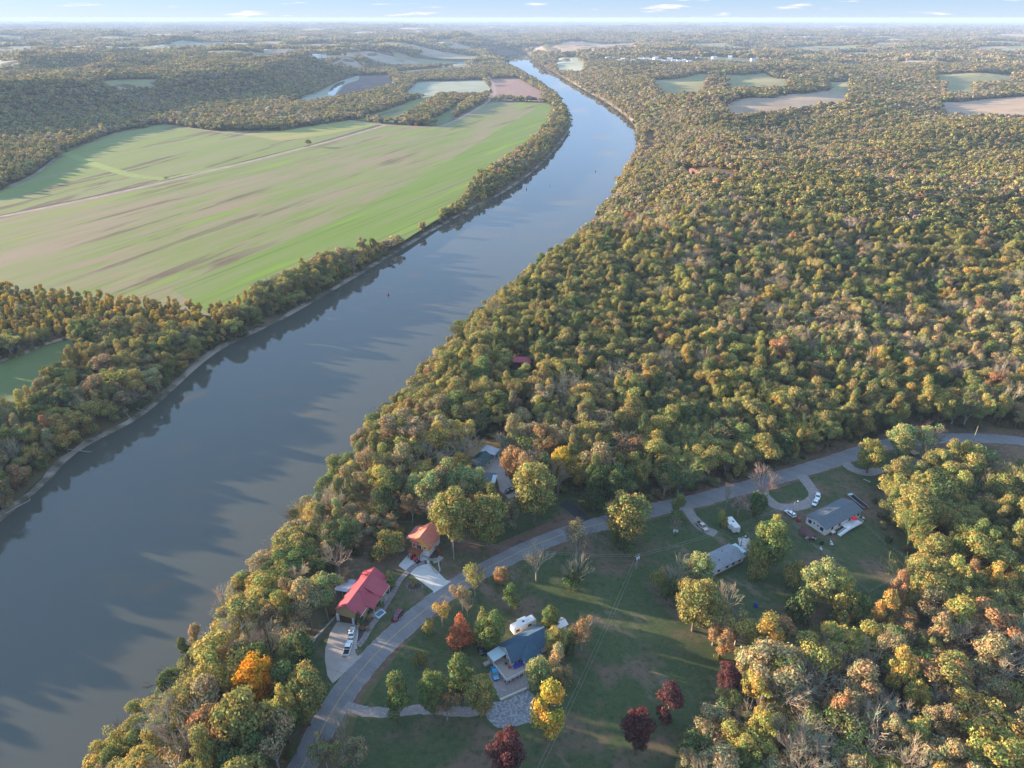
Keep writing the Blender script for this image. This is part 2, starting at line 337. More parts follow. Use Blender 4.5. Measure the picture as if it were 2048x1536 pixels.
# ------------------------------------------------------------------ mesh helper
def mesh_from(name, V, Fs, mats=None, mi=None, smooth_=False):
    me = bpy.data.meshes.new(name); me.from_pydata(V, [], Fs)
    for m in (mats or []): me.materials.append(m)
    if mi is not None: me.polygons.foreach_set('material_index', mi)
    if smooth_: me.polygons.foreach_set('use_smooth', [True]*len(me.polygons))
    me.update(); return me
class MB:
    def __init__(s): s.v = []; s.f = []
    def add(s, V, Fs):
        o = len(s.v); s.v += [tuple(p) for p in V]; s.f += [tuple(i+o for i in f) for f in Fs]; return s
    def box(s, x0, x1, y0, y1, z0, z1, rz=0, c=None):
        V = [(x, y, z) for z in (z0, z1) for x, y in ((x0,y0),(x1,y0),(x1,y1),(x0,y1))]
        if rz:
            cx, cy_ = c or ((x0+x1)/2, (y0+y1)/2); ca, sa = math.cos(rz), math.sin(rz)
            V = [(cx+(x-cx)*ca-(y-cy_)*sa, cy_+(x-cx)*sa+(y-cy_)*ca, z) for x, y, z in V]
        return s.add(V, [(0,3,2,1),(4,5,6,7),(0,1,5,4),(1,2,6,5),(2,3,7,6),(3,0,4,7)])
    def slab(s, pts, t, down=True):
        """flat or sloping panel given by its top outline, thickness t (straight down)"""
        n = len(pts); a = Vector((0,0,0))
        for i in range(n):
            p, q = Vector(pts[i]), Vector(pts[(i+1) % n]); a += p.cross(q)
        if a.z < 0: pts = pts[::-1]
        V = [tuple(p) for p in pts]+[(p[0], p[1], p[2]-t) for p in pts]
        return s.add(V, [tuple(range(n)), tuple(range(2*n-1, n-1, -1))]+[(i, i+n, (i+1) % n+n, (i+1) % n) for i in range(n)])
    def frustum(s, bot, top):
        n = len(bot); return s.add(list(bot)+list(top), [tuple(range(n-1, -1, -1)), tuple(range(n, 2*n))]+[(i, (i+1) % n, (i+1) % n+n, i+n) for i in range(n)])
    def tube(s, p, q, r0, r1=None, n=6, cap=True):
        r1 = r0 if r1 is None else r1; p, q = Vector(p), Vector(q); d = (q-p)
        if d.length < 1e-6: return s
        d.normalize(); a = d.orthogonal().normalized(); b = d.cross(a)
        V = []
        for c, r in ((p, r0), (q, r1)):
            for k in range(n):
                t = 2*math.pi*k/n; V.append(tuple(c+a*math.cos(t)*r+b*math.sin(t)*r))
        F = [(k, (k+1) % n, (k+1) % n+n, k+n) for k in range(n)]
        if cap: F += [tuple(range(n-1, -1, -1)), tuple(range(n, 2*n))]
        return s.add(V, F)
    def loft(s, secs):
        n = len(secs[0]); V = [p for q in secs for p in q]; F = []
        for k in range(len(secs)-1):
            for i in range(n): F.append((k*n+i, k*n+(i+1) % n, (k+1)*n+(i+1) % n, (k+1)*n+i))
        F += [tuple(range(n-1, -1, -1)), tuple(range((len(secs)-1)*n, len(secs)*n))]
        return s.add(V, F)
    def blob(s, c, r, n=7, m=5, jit=0.0, rg=rng):
        V = []; F = []
        for j in range(m+1):
            ph = math.pi*j/m
            for i in range(n):
                th = 2*math.pi*i/n; k = 1+rg.uniform(-jit, jit)
                V.append((c[0]+r[0]*math.sin(ph)*math.cos(th)*k, c[1]+r[1]*math.sin(ph)*math.sin(th)*k, c[2]+r[2]*math.cos(ph)*k))
        for j in range(m):
            for i in range(n): F.append((j*n+i, (j+1)*n+i, (j+1)*n+(i+1) % n, j*n+(i+1) % n))
        return s.add(V, F)
    def build(s, name, mat, parent=None, smooth_=False):
        me = mesh_from(name, s.v, s.f, [mat], None, smooth_)
        o = bpy.data.objects.new(name, me); COL.objects.link(o)
        if parent is not None: o.parent = parent
        return o
def tag(o, label=None, cat=None, group=None, kind=None):
    if label: o['label'] = label
    if cat: o['category'] = cat
    if group: o['group'] = group
    if kind: o['kind'] = kind
    return o
def thing(name, label, cat, loc=(0,0,0), rz=0.0, group=None):
    o = bpy.data.objects.new(name, None); COL.objects.link(o); o.location = loc; o.rotation_euler = (0, 0, rz)
    return tag(o, label, cat, group)
def copy_thing(r, loc, rz, label=None, scale=None):
    c = r.copy(); COL.objects.link(c); c.location = loc; c.rotation_euler = (0, 0, rz)
    if label: c['label'] = label
    if scale: c.scale = scale
    for ch in r.children:
        d = ch.copy(); COL.objects.link(d); d.parent = c
        for g in ch.children:
            e = g.copy(); COL.objects.link(e); e.parent = d
    return c
def sheet(name, poly, z, mat, kind='structure', drape=False, step=0, parent=None):
    """a surface laid on the ground, outline given in plan"""
    poly = [(float(a), float(b)) for a, b in poly]
    if not drape:
        tris = geometry.tessellate_polygon([[Vector((a, b, 0)) for a, b in poly]])
        V = [(a, b, z) for a, b in poly]
        F = []
        for t in tris:
            a, b, c = [Vector(V[i]) for i in t]
            F.append(t if (b-a).cross(c-a).z > 0 else t[::-1])
    else:
        xs = [p[0] for p in poly]; ys = [p[1] for p in poly]
        P = []
        n = len(poly)
        for i in range(n):
            a = Vector(poly[i]); b = Vector(poly[(i+1) % n]); k = max(1, int((b-a).length/step))
            P += [tuple(a+(b-a)*j/k) for j in range(k)]
        nb = len(P)
        gx = np.arange(min(xs), max(xs), step); gy = np.arange(min(ys), max(ys), step)
        X, Y = np.meshgrid(gx, gy); X = X.ravel(); Y = Y.ravel(); ins = pip(X, Y, poly)
        P += list(zip(X[ins].tolist(), Y[ins].tolist()))
        vo, eo, fo, *_ = geometry.delaunay_2d_cdt([Vector(p) for p in P], [], [list(range(nb))], 1, .01)
        A = np.array([tuple(v) for v in vo]); Z = h(A[:, 0], A[:, 1])+z
        V = [(a, b, float(c)) for (a, b), c in zip(A, Z)]; F = [tuple(f) for f in fo]
    me = mesh_from(name, V, F, [mat])
    o = bpy.data.objects.new(name, me); COL.objects.link(o)
    if kind: o['kind'] = kind
    if parent is not None: o.parent = parent
    return o
def catmull(pts, per=6, closed=False):
    out = []; n = len(pts)
    for i in range(n if closed else n-1):
        g = (lambda k: pts[k % n]) if closed else (lambda k: pts[max(0, min(n-1, k))])
        p0, p1, p2, p3 = g(i-1), g(i), g(i+1), g(i+2)
        for j in range(per):
            t = j/per
            out.append(tuple(.5*((2*b)+(c-a)*t+(2*a-5*b+4*c-d)*t*t+(-a+3*b-3*c+d)*t**3) for a, b, c, d in zip(p0, p1, p2, p3)))
    if not closed: out.append(tuple(pts[-1]))
    return out
def ribbon(pts, w, per=5, sm=True):
    """plan outline of a strip along a centre line"""
    c = catmull(pts, per) if sm else pts
    l, r = [], []
    for i, p in enumerate(c):
        a = c[max(0, i-1)]; b = c[min(len(c)-1, i+1)]
        dx, dy = b[0]-a[0], b[1]-a[1]; k = math.hypot(dx, dy); nx, ny = -dy/k, dx/k
        ww = w[0]+(w[1]-w[0])*i/(len(c)-1) if isinstance(w, tuple) else w
        l.append((p[0]+nx*ww/2, p[1]+ny*ww/2)); r.append((p[0]-nx*ww/2, p[1]-ny*ww/2))
    return l, r
def strip(name, pts, w, z, mat, kind='structure', parent=None, drape=False, per=5, rough=0):
    l, r = ribbon(pts, w, per)
    if rough:
        for e in (l, r):
            for i in range(1, len(e)-1):
                c_ = ((l[i][0]+r[i][0])/2, (l[i][1]+r[i][1])/2); k = 1+rng.uniform(-rough, rough)*2/w; e[i] = (c_[0]+(e[i][0]-c_[0])*k, c_[1]+(e[i][1]-c_[1])*k)
    V = []; F = []
    for i in range(len(l)):
        for p in (r[i], l[i]): V.append((p[0], p[1], (hf(*p) if drape else 0)+z))
        if i: F.append((2*i-2, 2*i, 2*i+1, 2*i-1))
    o = bpy.data.objects.new(name, mesh_from(name, V, F, [mat])); COL.objects.link(o)
    if kind: o['kind'] = kind
    if parent is not None: o.parent = parent
    return o
P0 = lambda *l: [G(u, v, 0) for u, v in l]
PF = lambda *l: [G(u, v, ZF) for u, v in l]

# ------------------------------------------------------------------ ground and water
def build_ground():
    V = np.stack([MX.ravel(), MY.ravel(), MZ.ravel()], 1)
    me = bpy.data.meshes.new('ground')
    i = np.arange(NX-1); j = np.arange(NY-1); I, J = np.meshgrid(i, j); a = (J*NX+I).ravel()
    Fc = np.stack([a, a+1, a+NX+1, a+NX], 1).astype(np.int32)
    me.vertices.add(len(V)); me.vertices.foreach_set('co', V.ravel())
    me.loops.add(Fc.size); me.loops.foreach_set('vertex_index', Fc.ravel())
    me.polygons.add(len(Fc)); me.polygons.foreach_set('loop_start', np.arange(0, Fc.size, 4, dtype=np.int32))
    me.polygons.foreach_set('loop_total', np.full(len(Fc), 4, np.int32))
    me.polygons.foreach_set('use_smooth', np.ones(len(Fc), bool))
    me.update(calc_edges=True); me.materials.append(M['ground'])
    o = bpy.data.objects.new('ground', me); COL.objects.link(o); o['kind'] = 'structure'
build_ground()
def offs(pl, d):
    out = []
    for i, p in enumerate(pl):
        a = pl[max(0, i-1)]; b = pl[min(len(pl)-1, i+1)]; dx, dy = b[0]-a[0], b[1]-a[1]; k = math.hypot(dx, dy)
        out.append((p[0]-dy/k*d, p[1]+dx/k*d))
    return out
sheet('river', offs(LSH, 6)+offs(RSH, -6)[::-1], ZW, M['water'])

# ------------------------------------------------------------------ fields (plan outlines measured on the floodplain)
T16 = lambda *l: [G(u, v, ZF+15) for u, v in l]
CLEAR = []         # plan polygons kept free of woodland
def field(name, poly, mat, z=.08, clear=True, drape=False, step=40):
    if clear: CLEAR.append(poly)
    return sheet(name, poly, (z if drape else ZF+z), mat, drape=drape, step=step)
field('crop_field', PF((-500,560),(0,437),(300,372),(617,294),(772,250),(852,253),(885,250),(985,203),(1094,205),(1108,215))+T16((1098,238),(1040,290),(960,335),(925,378),(800,452),(640,505),(480,580),(410,592),(200,570),(0,553),(-500,500)), M['crop'])
field('crop_field', PF((1090,207),(1104,217))+T16((1094,238),(1040,292),(960,337),(925,380),(800,454),(640,507),(480,582),(415,593))+PF((340,575),(560,490),(760,400),(900,320),(1000,258)), M['crop_green'], .12, False)
field('crop_field', PF((-400,505),(0,430),(300,368),(617,290),(765,247),(700,240))+PF((560,262),(430,262),(330,248),(228,266),(140,300),(60,352),(0,382),(-400,440)), M['crop2'], .07)
field('stubble_field', PF((640,272),(765,247),(700,240),(560,262),(480,268),(560,282)), M['hay'], .12, False)
strip('verge', PF((128,306),(200,332),(270,352),(330,358)), 16, ZF+.13, M['verge'], drape=False)
strip('verge', PF((330,357),(420,340),(520,318),(610,294)), 9, ZF+.13, M['verge'])
strip('dirt_track', PF((20,372),(75,345),(140,298),(228,268),(320,250),(420,262),(560,276)), 5, ZF+.15, M['lane'])
strip('field_lane', PF((-300,490),(0,434),(300,371),(617,294),(772,250)), 9, ZF+.16, M['lane'])
strip('field_lane', PF((700,243),(772,250),(852,254),(890,250),(940,226),(980,200),(990,180),(975,150),(960,135)), 8, ZF+.17, M['lane'])
_ln = ribbon(PF((-300,490),(0,434),(300,371),(617,294),(772,250)), 40); CLEAR.append(_ln[0]+_ln[1][::-1])
CLEAR += [ribbon(PF((700,243),(772,250),(852,254),(890,250),(940,226),(980,200),(990,180),(975,150)), 26)[0]+ribbon(PF((700,243),(772,250),(852,254),(890,250),(940,226),(980,200),(990,180),(975,150)), 26)[1][::-1]]
field('crop_field', PF((716,240),(840,196),(882,190),(800,247)), M['crop2'], .1)
field('crop_field', PF((850,250),(925,203),(945,196),(890,249)), M['greenf'], .1)
field('pale_field', PF((800,196),(835,164),(968,160),(986,184),(965,194),(880,194)), M['pale'], .1)
field('brown_field', PF((985,158),(1036,156),(1088,186),(1086,203),(975,200)), M['brownf'], .1)
field('pale_field', PF((800,135),(850,113),(968,111),(955,128),(900,133)), M['pale'], .1)
field('brown_field', PF((790,143),(900,134),(960,130),(950,138),(800,152)), M['tan'], .1)
field('marsh', PF((560,212),(640,182),(700,152),(780,150),(790,172),(720,192),(640,208)), M['marsh'], .1)
sheet('pond', catmull(PF((604,198),(622,174),(655,160),(712,151),(716,160),(690,170),(665,192)), 4, True), ZF+.2, M['pale'])
sheet('pond', catmull(PF((655,186),(672,168),(690,163),(676,180),(668,191)), 4, True), ZF+.24, M['water'])
# small field close behind the left bank
field('grass_field', PF((-300,860),(-300,800),(0,727),(90,693),(150,676))+T16((150,692),(100,728),(60,765),(0,800)), M['greenf'])
strip('dirt_track', PF((-300,792),(0,722),(90,688),(152,672)), 5, ZF+.14, M['tan'])
# right bank and upland fields, laid over the rolling ground
def upland(name, back, front, mat, step=45, up=14):
    poly = [GT(*p) for p in back]+[GT(*p, up=up) for p in front]
    CLEAR.append(poly); return sheet(name, poly, 1.2, mat, drape=True, step=step)
upland('brown_field', [(1058,97),(1125,84),(1285,82)], [(1270,95),(1200,102),(1130,108),(1062,108)], M['tan'], 80, 8)
upland('tan_field', [(1100,120),(1172,118)], [(1168,140),(1120,141)], M['pale'])
upland('pasture', [(1295,162),(1400,147),(1420,150)], [(1400,182),(1330,184)], M['pasture'])
upland('pasture', [(1448,150),(1530,147),(1585,162)], [(1570,172),(1455,172)], M['pasture'])
upland('tan_field', [(1450,213),(1560,193),(1650,182),(1702,188)], [(1690,200),(1600,208),(1500,222),(1460,222)], M['tan'])
upland('pasture', [(1655,164),(1700,163)], [(1700,180),(1660,180)], M['pasture'])
upland('pasture', [(1860,150),(1950,146),(2030,150)], [(2020,158),(1880,160)], M['pasture'])
upland('pasture', [(1895,168),(1950,166)], [(1950,182),(1890,180)], M['pasture'])
upland('tan_field', [(1870,208),(1960,200),(2048,193),(2150,196)], [(2120,226),(2000,226),(1890,222)], M['tan'])
upland('pasture', [(1590,93),(1640,90)], [(1635,101),(1585,102)], M['pasture'], 90, 6)
upland('tan_field', [(1740,89),(1780,88)], [(1785,98),(1745,98)], M['tan'], 90, 6)
upland('pasture', [(180,166),(240,160),(320,160)], [(310,166),(220,170)], M['pasture'])
upland('pasture', [(-40,124),(20,122)], [(40,132),(-30,135)], M['pale'], 60, 8)
upland('tan_field', [(500,103),(560,102)], [(570,111),(505,112)], M['tan'], 90, 6)
upland('pasture', [(870,80),(905,78)], [(905,86),(870,87)], M['pasture'], 90, 6)
upland('tan_field', [(620,74),(665,72)], [(665,79),(622,79)], M['tan'], 90, 5)
upland('tan_field', [(425,61),(470,59)], [(465,64),(420,65)], M['tan'], 120, 3)
sheet('field_strip', [GT(1364,342), GT(1480,348), GT(1484,356), GT(1362,352)], .3, M['leaflawn'], drape=True, step=12)
CLEAR.append([GT(1362,342), GT(1484,346), GT(1484,358, 8), GT(1366,352, 8)])
[].append([GT(1205,114), GT(1300,113), GT(1400,112), GT(1480,109), GT(1485,122,8), GT(1400,126,8), GT(1300,130,8), GT(1210,130,8)])
CLEAR.append([GT(1290,268), GT(1312,268), GT(1312,300, 10), GT(1290,300, 10)])
for k in range(190):
    u = rng.uniform(-100, 2150); v = 45+85*rng.random()**1.3
    if 950 < u < 1300 and v > 70: continue
    x, y = GT(u, v)
    if y < 3000 and not (y > 1700 and (u < 760 or u > 1330) and k % 2 == 0): continue
    a = rng.uniform(-.5, .5); q_ = min(1.6, y/6000); L_, W_ = rng.uniform(120, 420)*q_, rng.uniform(130, 330)*q_
    poly = []
    for t in np.linspace(0, 2*math.pi, 9)[:-1]:
        q = rng.uniform(.75, 1.1); px, py = math.cos(t)*L_*q, math.sin(t)*W_*q
        poly.append((x+px*math.cos(a)-py*math.sin(a), y+px*math.sin(a)+py*math.cos(a)))
    CLEAR.append(poly)
    sheet('distant_field', poly, 2.5, M[rng.choice(['pasture', 'tan', 'pale', 'pasture'])], drape=True, step=90)
# sandy margins along the water's edge
def margin(side, d0, d1, a, b, name='sandy_shore'):
    pl = side[a:b]; pl = [p for p in catmull(pl, 5)]
    sgn = 1 if side is LSH else -1
    V = []; F = []
    for i, (p, q) in enumerate(zip(offs(pl, sgn*d0), offs(pl, sgn*d1))):
        m = ((p[0]+q[0])/2, (p[1]+q[1])/2)
        jit = 1.2*math.sin(i*1.7)+rng.uniform(-.6, .6)
        V += [(p[0], p[1], ZW-.1), (m[0], m[1], max(ZW+.25, hf(*m))+.12), (q[0]-sgn*jit, q[1]+jit*.4, max(ZW+.3, hf(*q))+.2)]
        if i:
            k = 3*i; fs = [(k-3, k, k+1, k-2), (k-2, k+1, k+2, k-1)]; F += fs if sgn < 0 else [f[::-1] for f in fs]
    o = bpy.data.objects.new(name, mesh_from(name, V, F, [M['sand']])); COL.objects.link(o); o['kind'] = 'structure'
margin(LSH, -1.6, 3.4, 1, 14)
margin(RSH, -2, 7, 11, len(RSH)-2)

# ------------------------------------------------------------------ road, drives and yards
ROADC = P0((585,1600),(604,1536),(678,1400),(734,1327),(781,1278),(833,1233),(885,1192),(932,1159),(1013,1117),(1058,1095),(1133,1066),(1187,1051),(1240,1038),(1292,1023),(1345,1011),(1400,1000),(1455,984),(1510,970),(1550,957),(1635,932),(1690,914),(1735,899),(1790,886),(1870,877.5),(1950,876),(2015,879),(2060,885),(2200,905))
strip('verge', ROADC, 11.6, .004, M['leaflawn'], per=9, rough=.9)
strip('shoulder', ROADC, 7.8, .011, M['gravel'], per=9, rough=.22)
strip('road', ROADC, 7.3, .018, M['asphalt'], per=8, rough=.05)
strip('centre_line', ROADC[:13], .3, .025, M['yellow_line'], kind='structure')
LAWN1 = P0((612,1310),(640,1245),(676,1240),(715,1255),(760,1170),(800,1110),(960,1090),(1010,1095),(860,1200),(725,1315),(664,1366))
sheet('lawn', P0((600,1330),(640,1245),(676,1236),(790,1110),(805,1060),(900,1000),(1010,985),(1130,985),(1230,1030),(1130,1070),(1010,1115),(860,1205),(725,1320),(640,1440),(600,1400)), .010, M['lawn'])
sheet('leafy_bank', P0((868,1146),(905,1128),(1000,1085),(1130,1030),(1175,1040),(1125,1057),(1020,1102),(925,1150),(895,1160)), .013, M['leaflawn'])
sheet('leafy_bank', P0((880,1120),(905,1085),(950,1090),(985,1115),(925,1150),(893,1160)), .0145, M['leaflawn'])
sheet('lawn', P0((640,1640),(720,1420),(800,1300),(880,1225),(960,1160),(1060,1108),(1190,1068),(1290,1042),(1400,1018),(1560,975),(1700,928),(1800,898),(1990,895),(1980,930),(1840,1000),(1880,1140),(1790,1260),(1560,1330),(1460,1450),(1400,1640)), .010, M['lawn'])
sheet('bank_of_fallen_leaves', P0((930,880),(1000,878),(1005,915),(925,918)), .02, M['orange_grass'])

def clip_cell(poly, x0, x1, y0, y1):
    def cut(P, f, inter):
        out = []
        for i in range(len(P)):
            a, b = P[i-1], P[i]
            if f(b):
                if not f(a): out.append(inter(a, b))
                out.append(b)
            elif f(a): out.append(inter(a, b))
        return out
    def ix(v): return lambda a, b: (v, a[1]+(b[1]-a[1])*(v-a[0])/(b[0]-a[0]))
    def iy(v): return lambda a, b: (a[0]+(b[0]-a[0])*(v-a[1])/(b[1]-a[1]), v)
    for f, g in ((lambda p: p[0] >= x0, ix(x0)), (lambda p: p[0] <= x1, ix(x1)), (lambda p: p[1] >= y0, iy(y0)), (lambda p: p[1] <= y1, iy(y1))):
        if len(poly) < 3: return []
        poly = cut(poly, f, g)
    return poly
def paving(name, poly, ang, cell, z, mat, base, piece='slab', gap=.05):
    """cast slabs with open joints between them, over a darker bed"""
    root = sheet(name, poly, z-.05, base)
    ca, sa = math.cos(-ang), math.sin(-ang); rp = [(x*ca-y*sa, x*sa+y*ca) for x, y in poly]
    x0, x1 = min(p[0] for p in rp), max(p[0] for p in rp); y0, y1 = min(p[1] for p in rp), max(p[1] for p in rp)
    y = y0
    while y < y1:
        x = x0
        while x < x1:
            c = clip_cell(rp, x+gap/2, x+cell-gap/2, y+gap/2, y+cell-gap/2)
            if len(c) > 2:
                ar = abs(sum(c[i-1][0]*c[i][1]-c[i][0]*c[i-1][1] for i in range(len(c))))/2
                if ar > .3:
                    MB().slab([(a*ca+b*sa, -a*sa+b*ca, z) for a, b in c], .06).build(piece, mat, root)
            x += cell
        y += cell
    return root
c1 = lambda x, y: (560+x/3.84, 1000+y/3.84)
drv = P0(c1(440,935), c1(600,960), c1(585,1115), c1(575,1140), c1(580,1180), c1(600,1200), c1(635,1195), c1(405,1412), c1(365,1350), c1(345,1230), c1(348,1140), c1(385,1020))
paving('garage_driveway', drv, R(71), 4.2, .09, M['concrete_tan'], M['gravel'])
c7 = lambda x, y: (760+x/8.533, 1020+y/8.533)
drv2 = P0(c7(535,700), c7(830,830), c7(860,930), c7(1120,1190), c7(1215,1222), c7(915,1422), c7(905,1380), c7(560,1120), c7(318,955), c7(330,930))
paving('cabin_driveway', drv2, R(68), 4.6, .09, M['concrete'], M['gravel'])
PATH = P0(c1(598,1125), c1(640,1075), c1(700,970), c1(760,890), c1(850,745), c1(920,620), c1(975,560), c1(1030,510), c1(1080,487), c1(1128,478))
l, r = ribbon(PATH, 1.9, 4)
pth = strip('garden_path', PATH, 2.1, .115, M['mulch'])
k0 = 0
cen = catmull(PATH, 12)
acc = 0; last = 0
for i in range(1, len(cen)):
    acc += math.dist(cen[i], cen[i-1])
    if acc > 1.25:
        a, b = cen[last], cen[i]; ang = math.atan2(b[1]-a[1], b[0]-a[0]); L2 = math.dist(a, b)/2-.04
        mx_, my_ = (a[0]+b[0])/2, (a[1]+b[1])/2
        for s in (-1, 1):
            ox, oy = -math.sin(ang)*s*.49, math.cos(ang)*s*.49
            MB().box(mx_+ox-L2, mx_+ox+L2, my_+oy-.46, my_+oy+.46, .1, .15, ang).build('paver', M['paver'], pth)
        acc = 0; last = i
PATH2 = P0(c7(905,885), c7(960,870), c7(1010,840), c7(1050,800))
strip('stone_walk', PATH2, 2.0, .12, M['concrete_tan'])
sheet('flower_bed', P0(c1(610,880), c1(650,820), c1(760,770), c1(830,700), c1(800,790), c1(745,885), c1(690,975), c1(640,1060), c1(597,1118)), .05, M['mulch'])
sheet('flower_bed', P0(c7(850,800), c7(960,690), c7(1010,700), c7(1000,790), c7(950,850), c7(900,860)), .04, M['mulch'])
GR = [('gravel_driveway', P0((1375,1015),(1382,1030),(1405,1055),(1432,1068)), 4.2), ('gravel_driveway', P0((1520,983),(1538,1000),(1560,1014),(1600,1012),(1625,1000),(1628,985),(1612,962),(1602,950)), 4.6),
      ('gravel_driveway', P0((1690,925),(1705,938),(1735,946),(1762,938)), 4.6), ('gravel_driveway', P0((690,1410),(730,1423),(790,1424),(850,1418),(930,1424),(985,1414)), 3.3), ('gravel_driveway', P0((1772,936),(1790,934),(1830,945)), 3)]
for n, p, w in GR: strip(n, p, w, .02+.002*len(p), M['gravel'], per=7, rough=.2)
strip('blacktop_driveway', P0((1170,1042),(1150,1022),(1125,1005)), 4.6, .028, M['asphalt_dark'])
sheet('concrete_yard', P0((975,905),(990,900),(1003,925),(1020,960),(1035,990),(1020,998),(1000,982),(992,950),(965,945)), .03, M['concrete_tan'])
c2 = lambda x, y: (900+x/5.12, 1180+y/5.12)
sheet('gravel_yard', P0(c2(390,860), c2(520,1145), c2(790,1020), c2(900,960), c2(900,800), c2(500,700)), .03, M['gravel'])
CLEAR += [P0((655,1385),(606,1330),(628,1290),(640,1245),(672,1225),(690,1165),(735,1120),(762,1118),(800,1096),(818,1050),(850,1038),(900,1040),(935,1045),(985,1090),(1130,1028),(1180,1020),(1240,1010),(1350,995),(1480,960),(1600,920),(1700,888),(1760,872),(1870,858),(2048,862),(2200,880),
              (2200,985),(2048,965),(1990,955),(1900,950),(1880,955),(1840,950),(1745,960),(1745,1010),(1770,1080),(1850,1135),(1850,1160),(1760,1215),(1740,1270),(1640,1290),(1500,1300),(1420,1290),(1460,1400),(1420,1460),(1330,1540),(1290,1640),(1290,1800),(500,1800),(560,1600)),
          P0((925,915),(935,880),(1005,878),(1020,900),(1045,990),(1060,1050),(1000,1060),(960,1000)),
          P0((1120,985),(1200,1010),(1180,1050),(1110,1020)), [GT(1012,728), GT(1062,728), GT(1066,752, 6), GT(1006,752, 6)]]

# ------------------------------------------------------------------ small builders
def window(root, x, y, z, w, hh, face, frame=None, name='window'):
    """face: 'n' outward -y, 's' +y, 'e' +x, 'w' -x in the thing's own frame"""
    f, p = MB(), MB()
    t = .05
    def bx(mb, a0, a1, b0, b1, d0, d1):
        if face == 'n': mb.box(x+a0, x+a1, y-d1, y-d0, z+b0, z+b1)
        if face == 's': mb.box(x+a0, x+a1, y+d0, y+d1, z+b0, z+b1)
        if face == 'e': mb.box(x+d0, x+d1, y+a0, y+a1, z+b0, z+b1)
        if face == 'w': mb.box(x-d1, x-d0, y+a0, y+a1, z+b0, z+b1)
    q = .09
    bx(f, -w/2-q, w/2+q, -q, 0, -.05, .06); bx(f, -w/2-q, w/2+q, hh, hh+q, -.05, .06)
    bx(f, -w/2-q, -w/2, 0, hh, -.05, .06); bx(f, w/2, w/2+q, 0, hh, -.05, .06); bx(f, -.03, .03, 0, hh, -.05, .05)
    bx(p, -w/2, w/2, 0, hh, -.04, .02)
    fo = f.build(name, frame or M['trim'], root); p.build('pane', M['glass'], fo); return fo
def wheels(root, L_, W_, r=.36, xs=None):
    for x in (xs or (-L_*.3, L_*.32)):
        for s in (-1, 1):
            w = MB().tube((x, s*(W_/2-.22), r), (x, s*(W_/2+.01), r), r, r, 14).build('wheel', M['rubber'], root)
            MB().tube((x, s*(W_/2-.02), r), (x, s*(W_/2+.03), r), r*.6, r*.55, 10).build('rim', M['chrome'], w)
def csec(x, z0, z1, w, cr=.12, w1=None):
    w1 = w if w1 is None else w1
    return [(x, -w/2+.06, z0), (x, -w/2, z0+.15), (x, -w/2, z1-cr*1.5), (x, -w1/2+cr, z1), (x, w1/2-cr, z1), (x, w/2, z1-cr*1.5), (x, w/2, z0+.15), (x, w/2-.06, z0)]
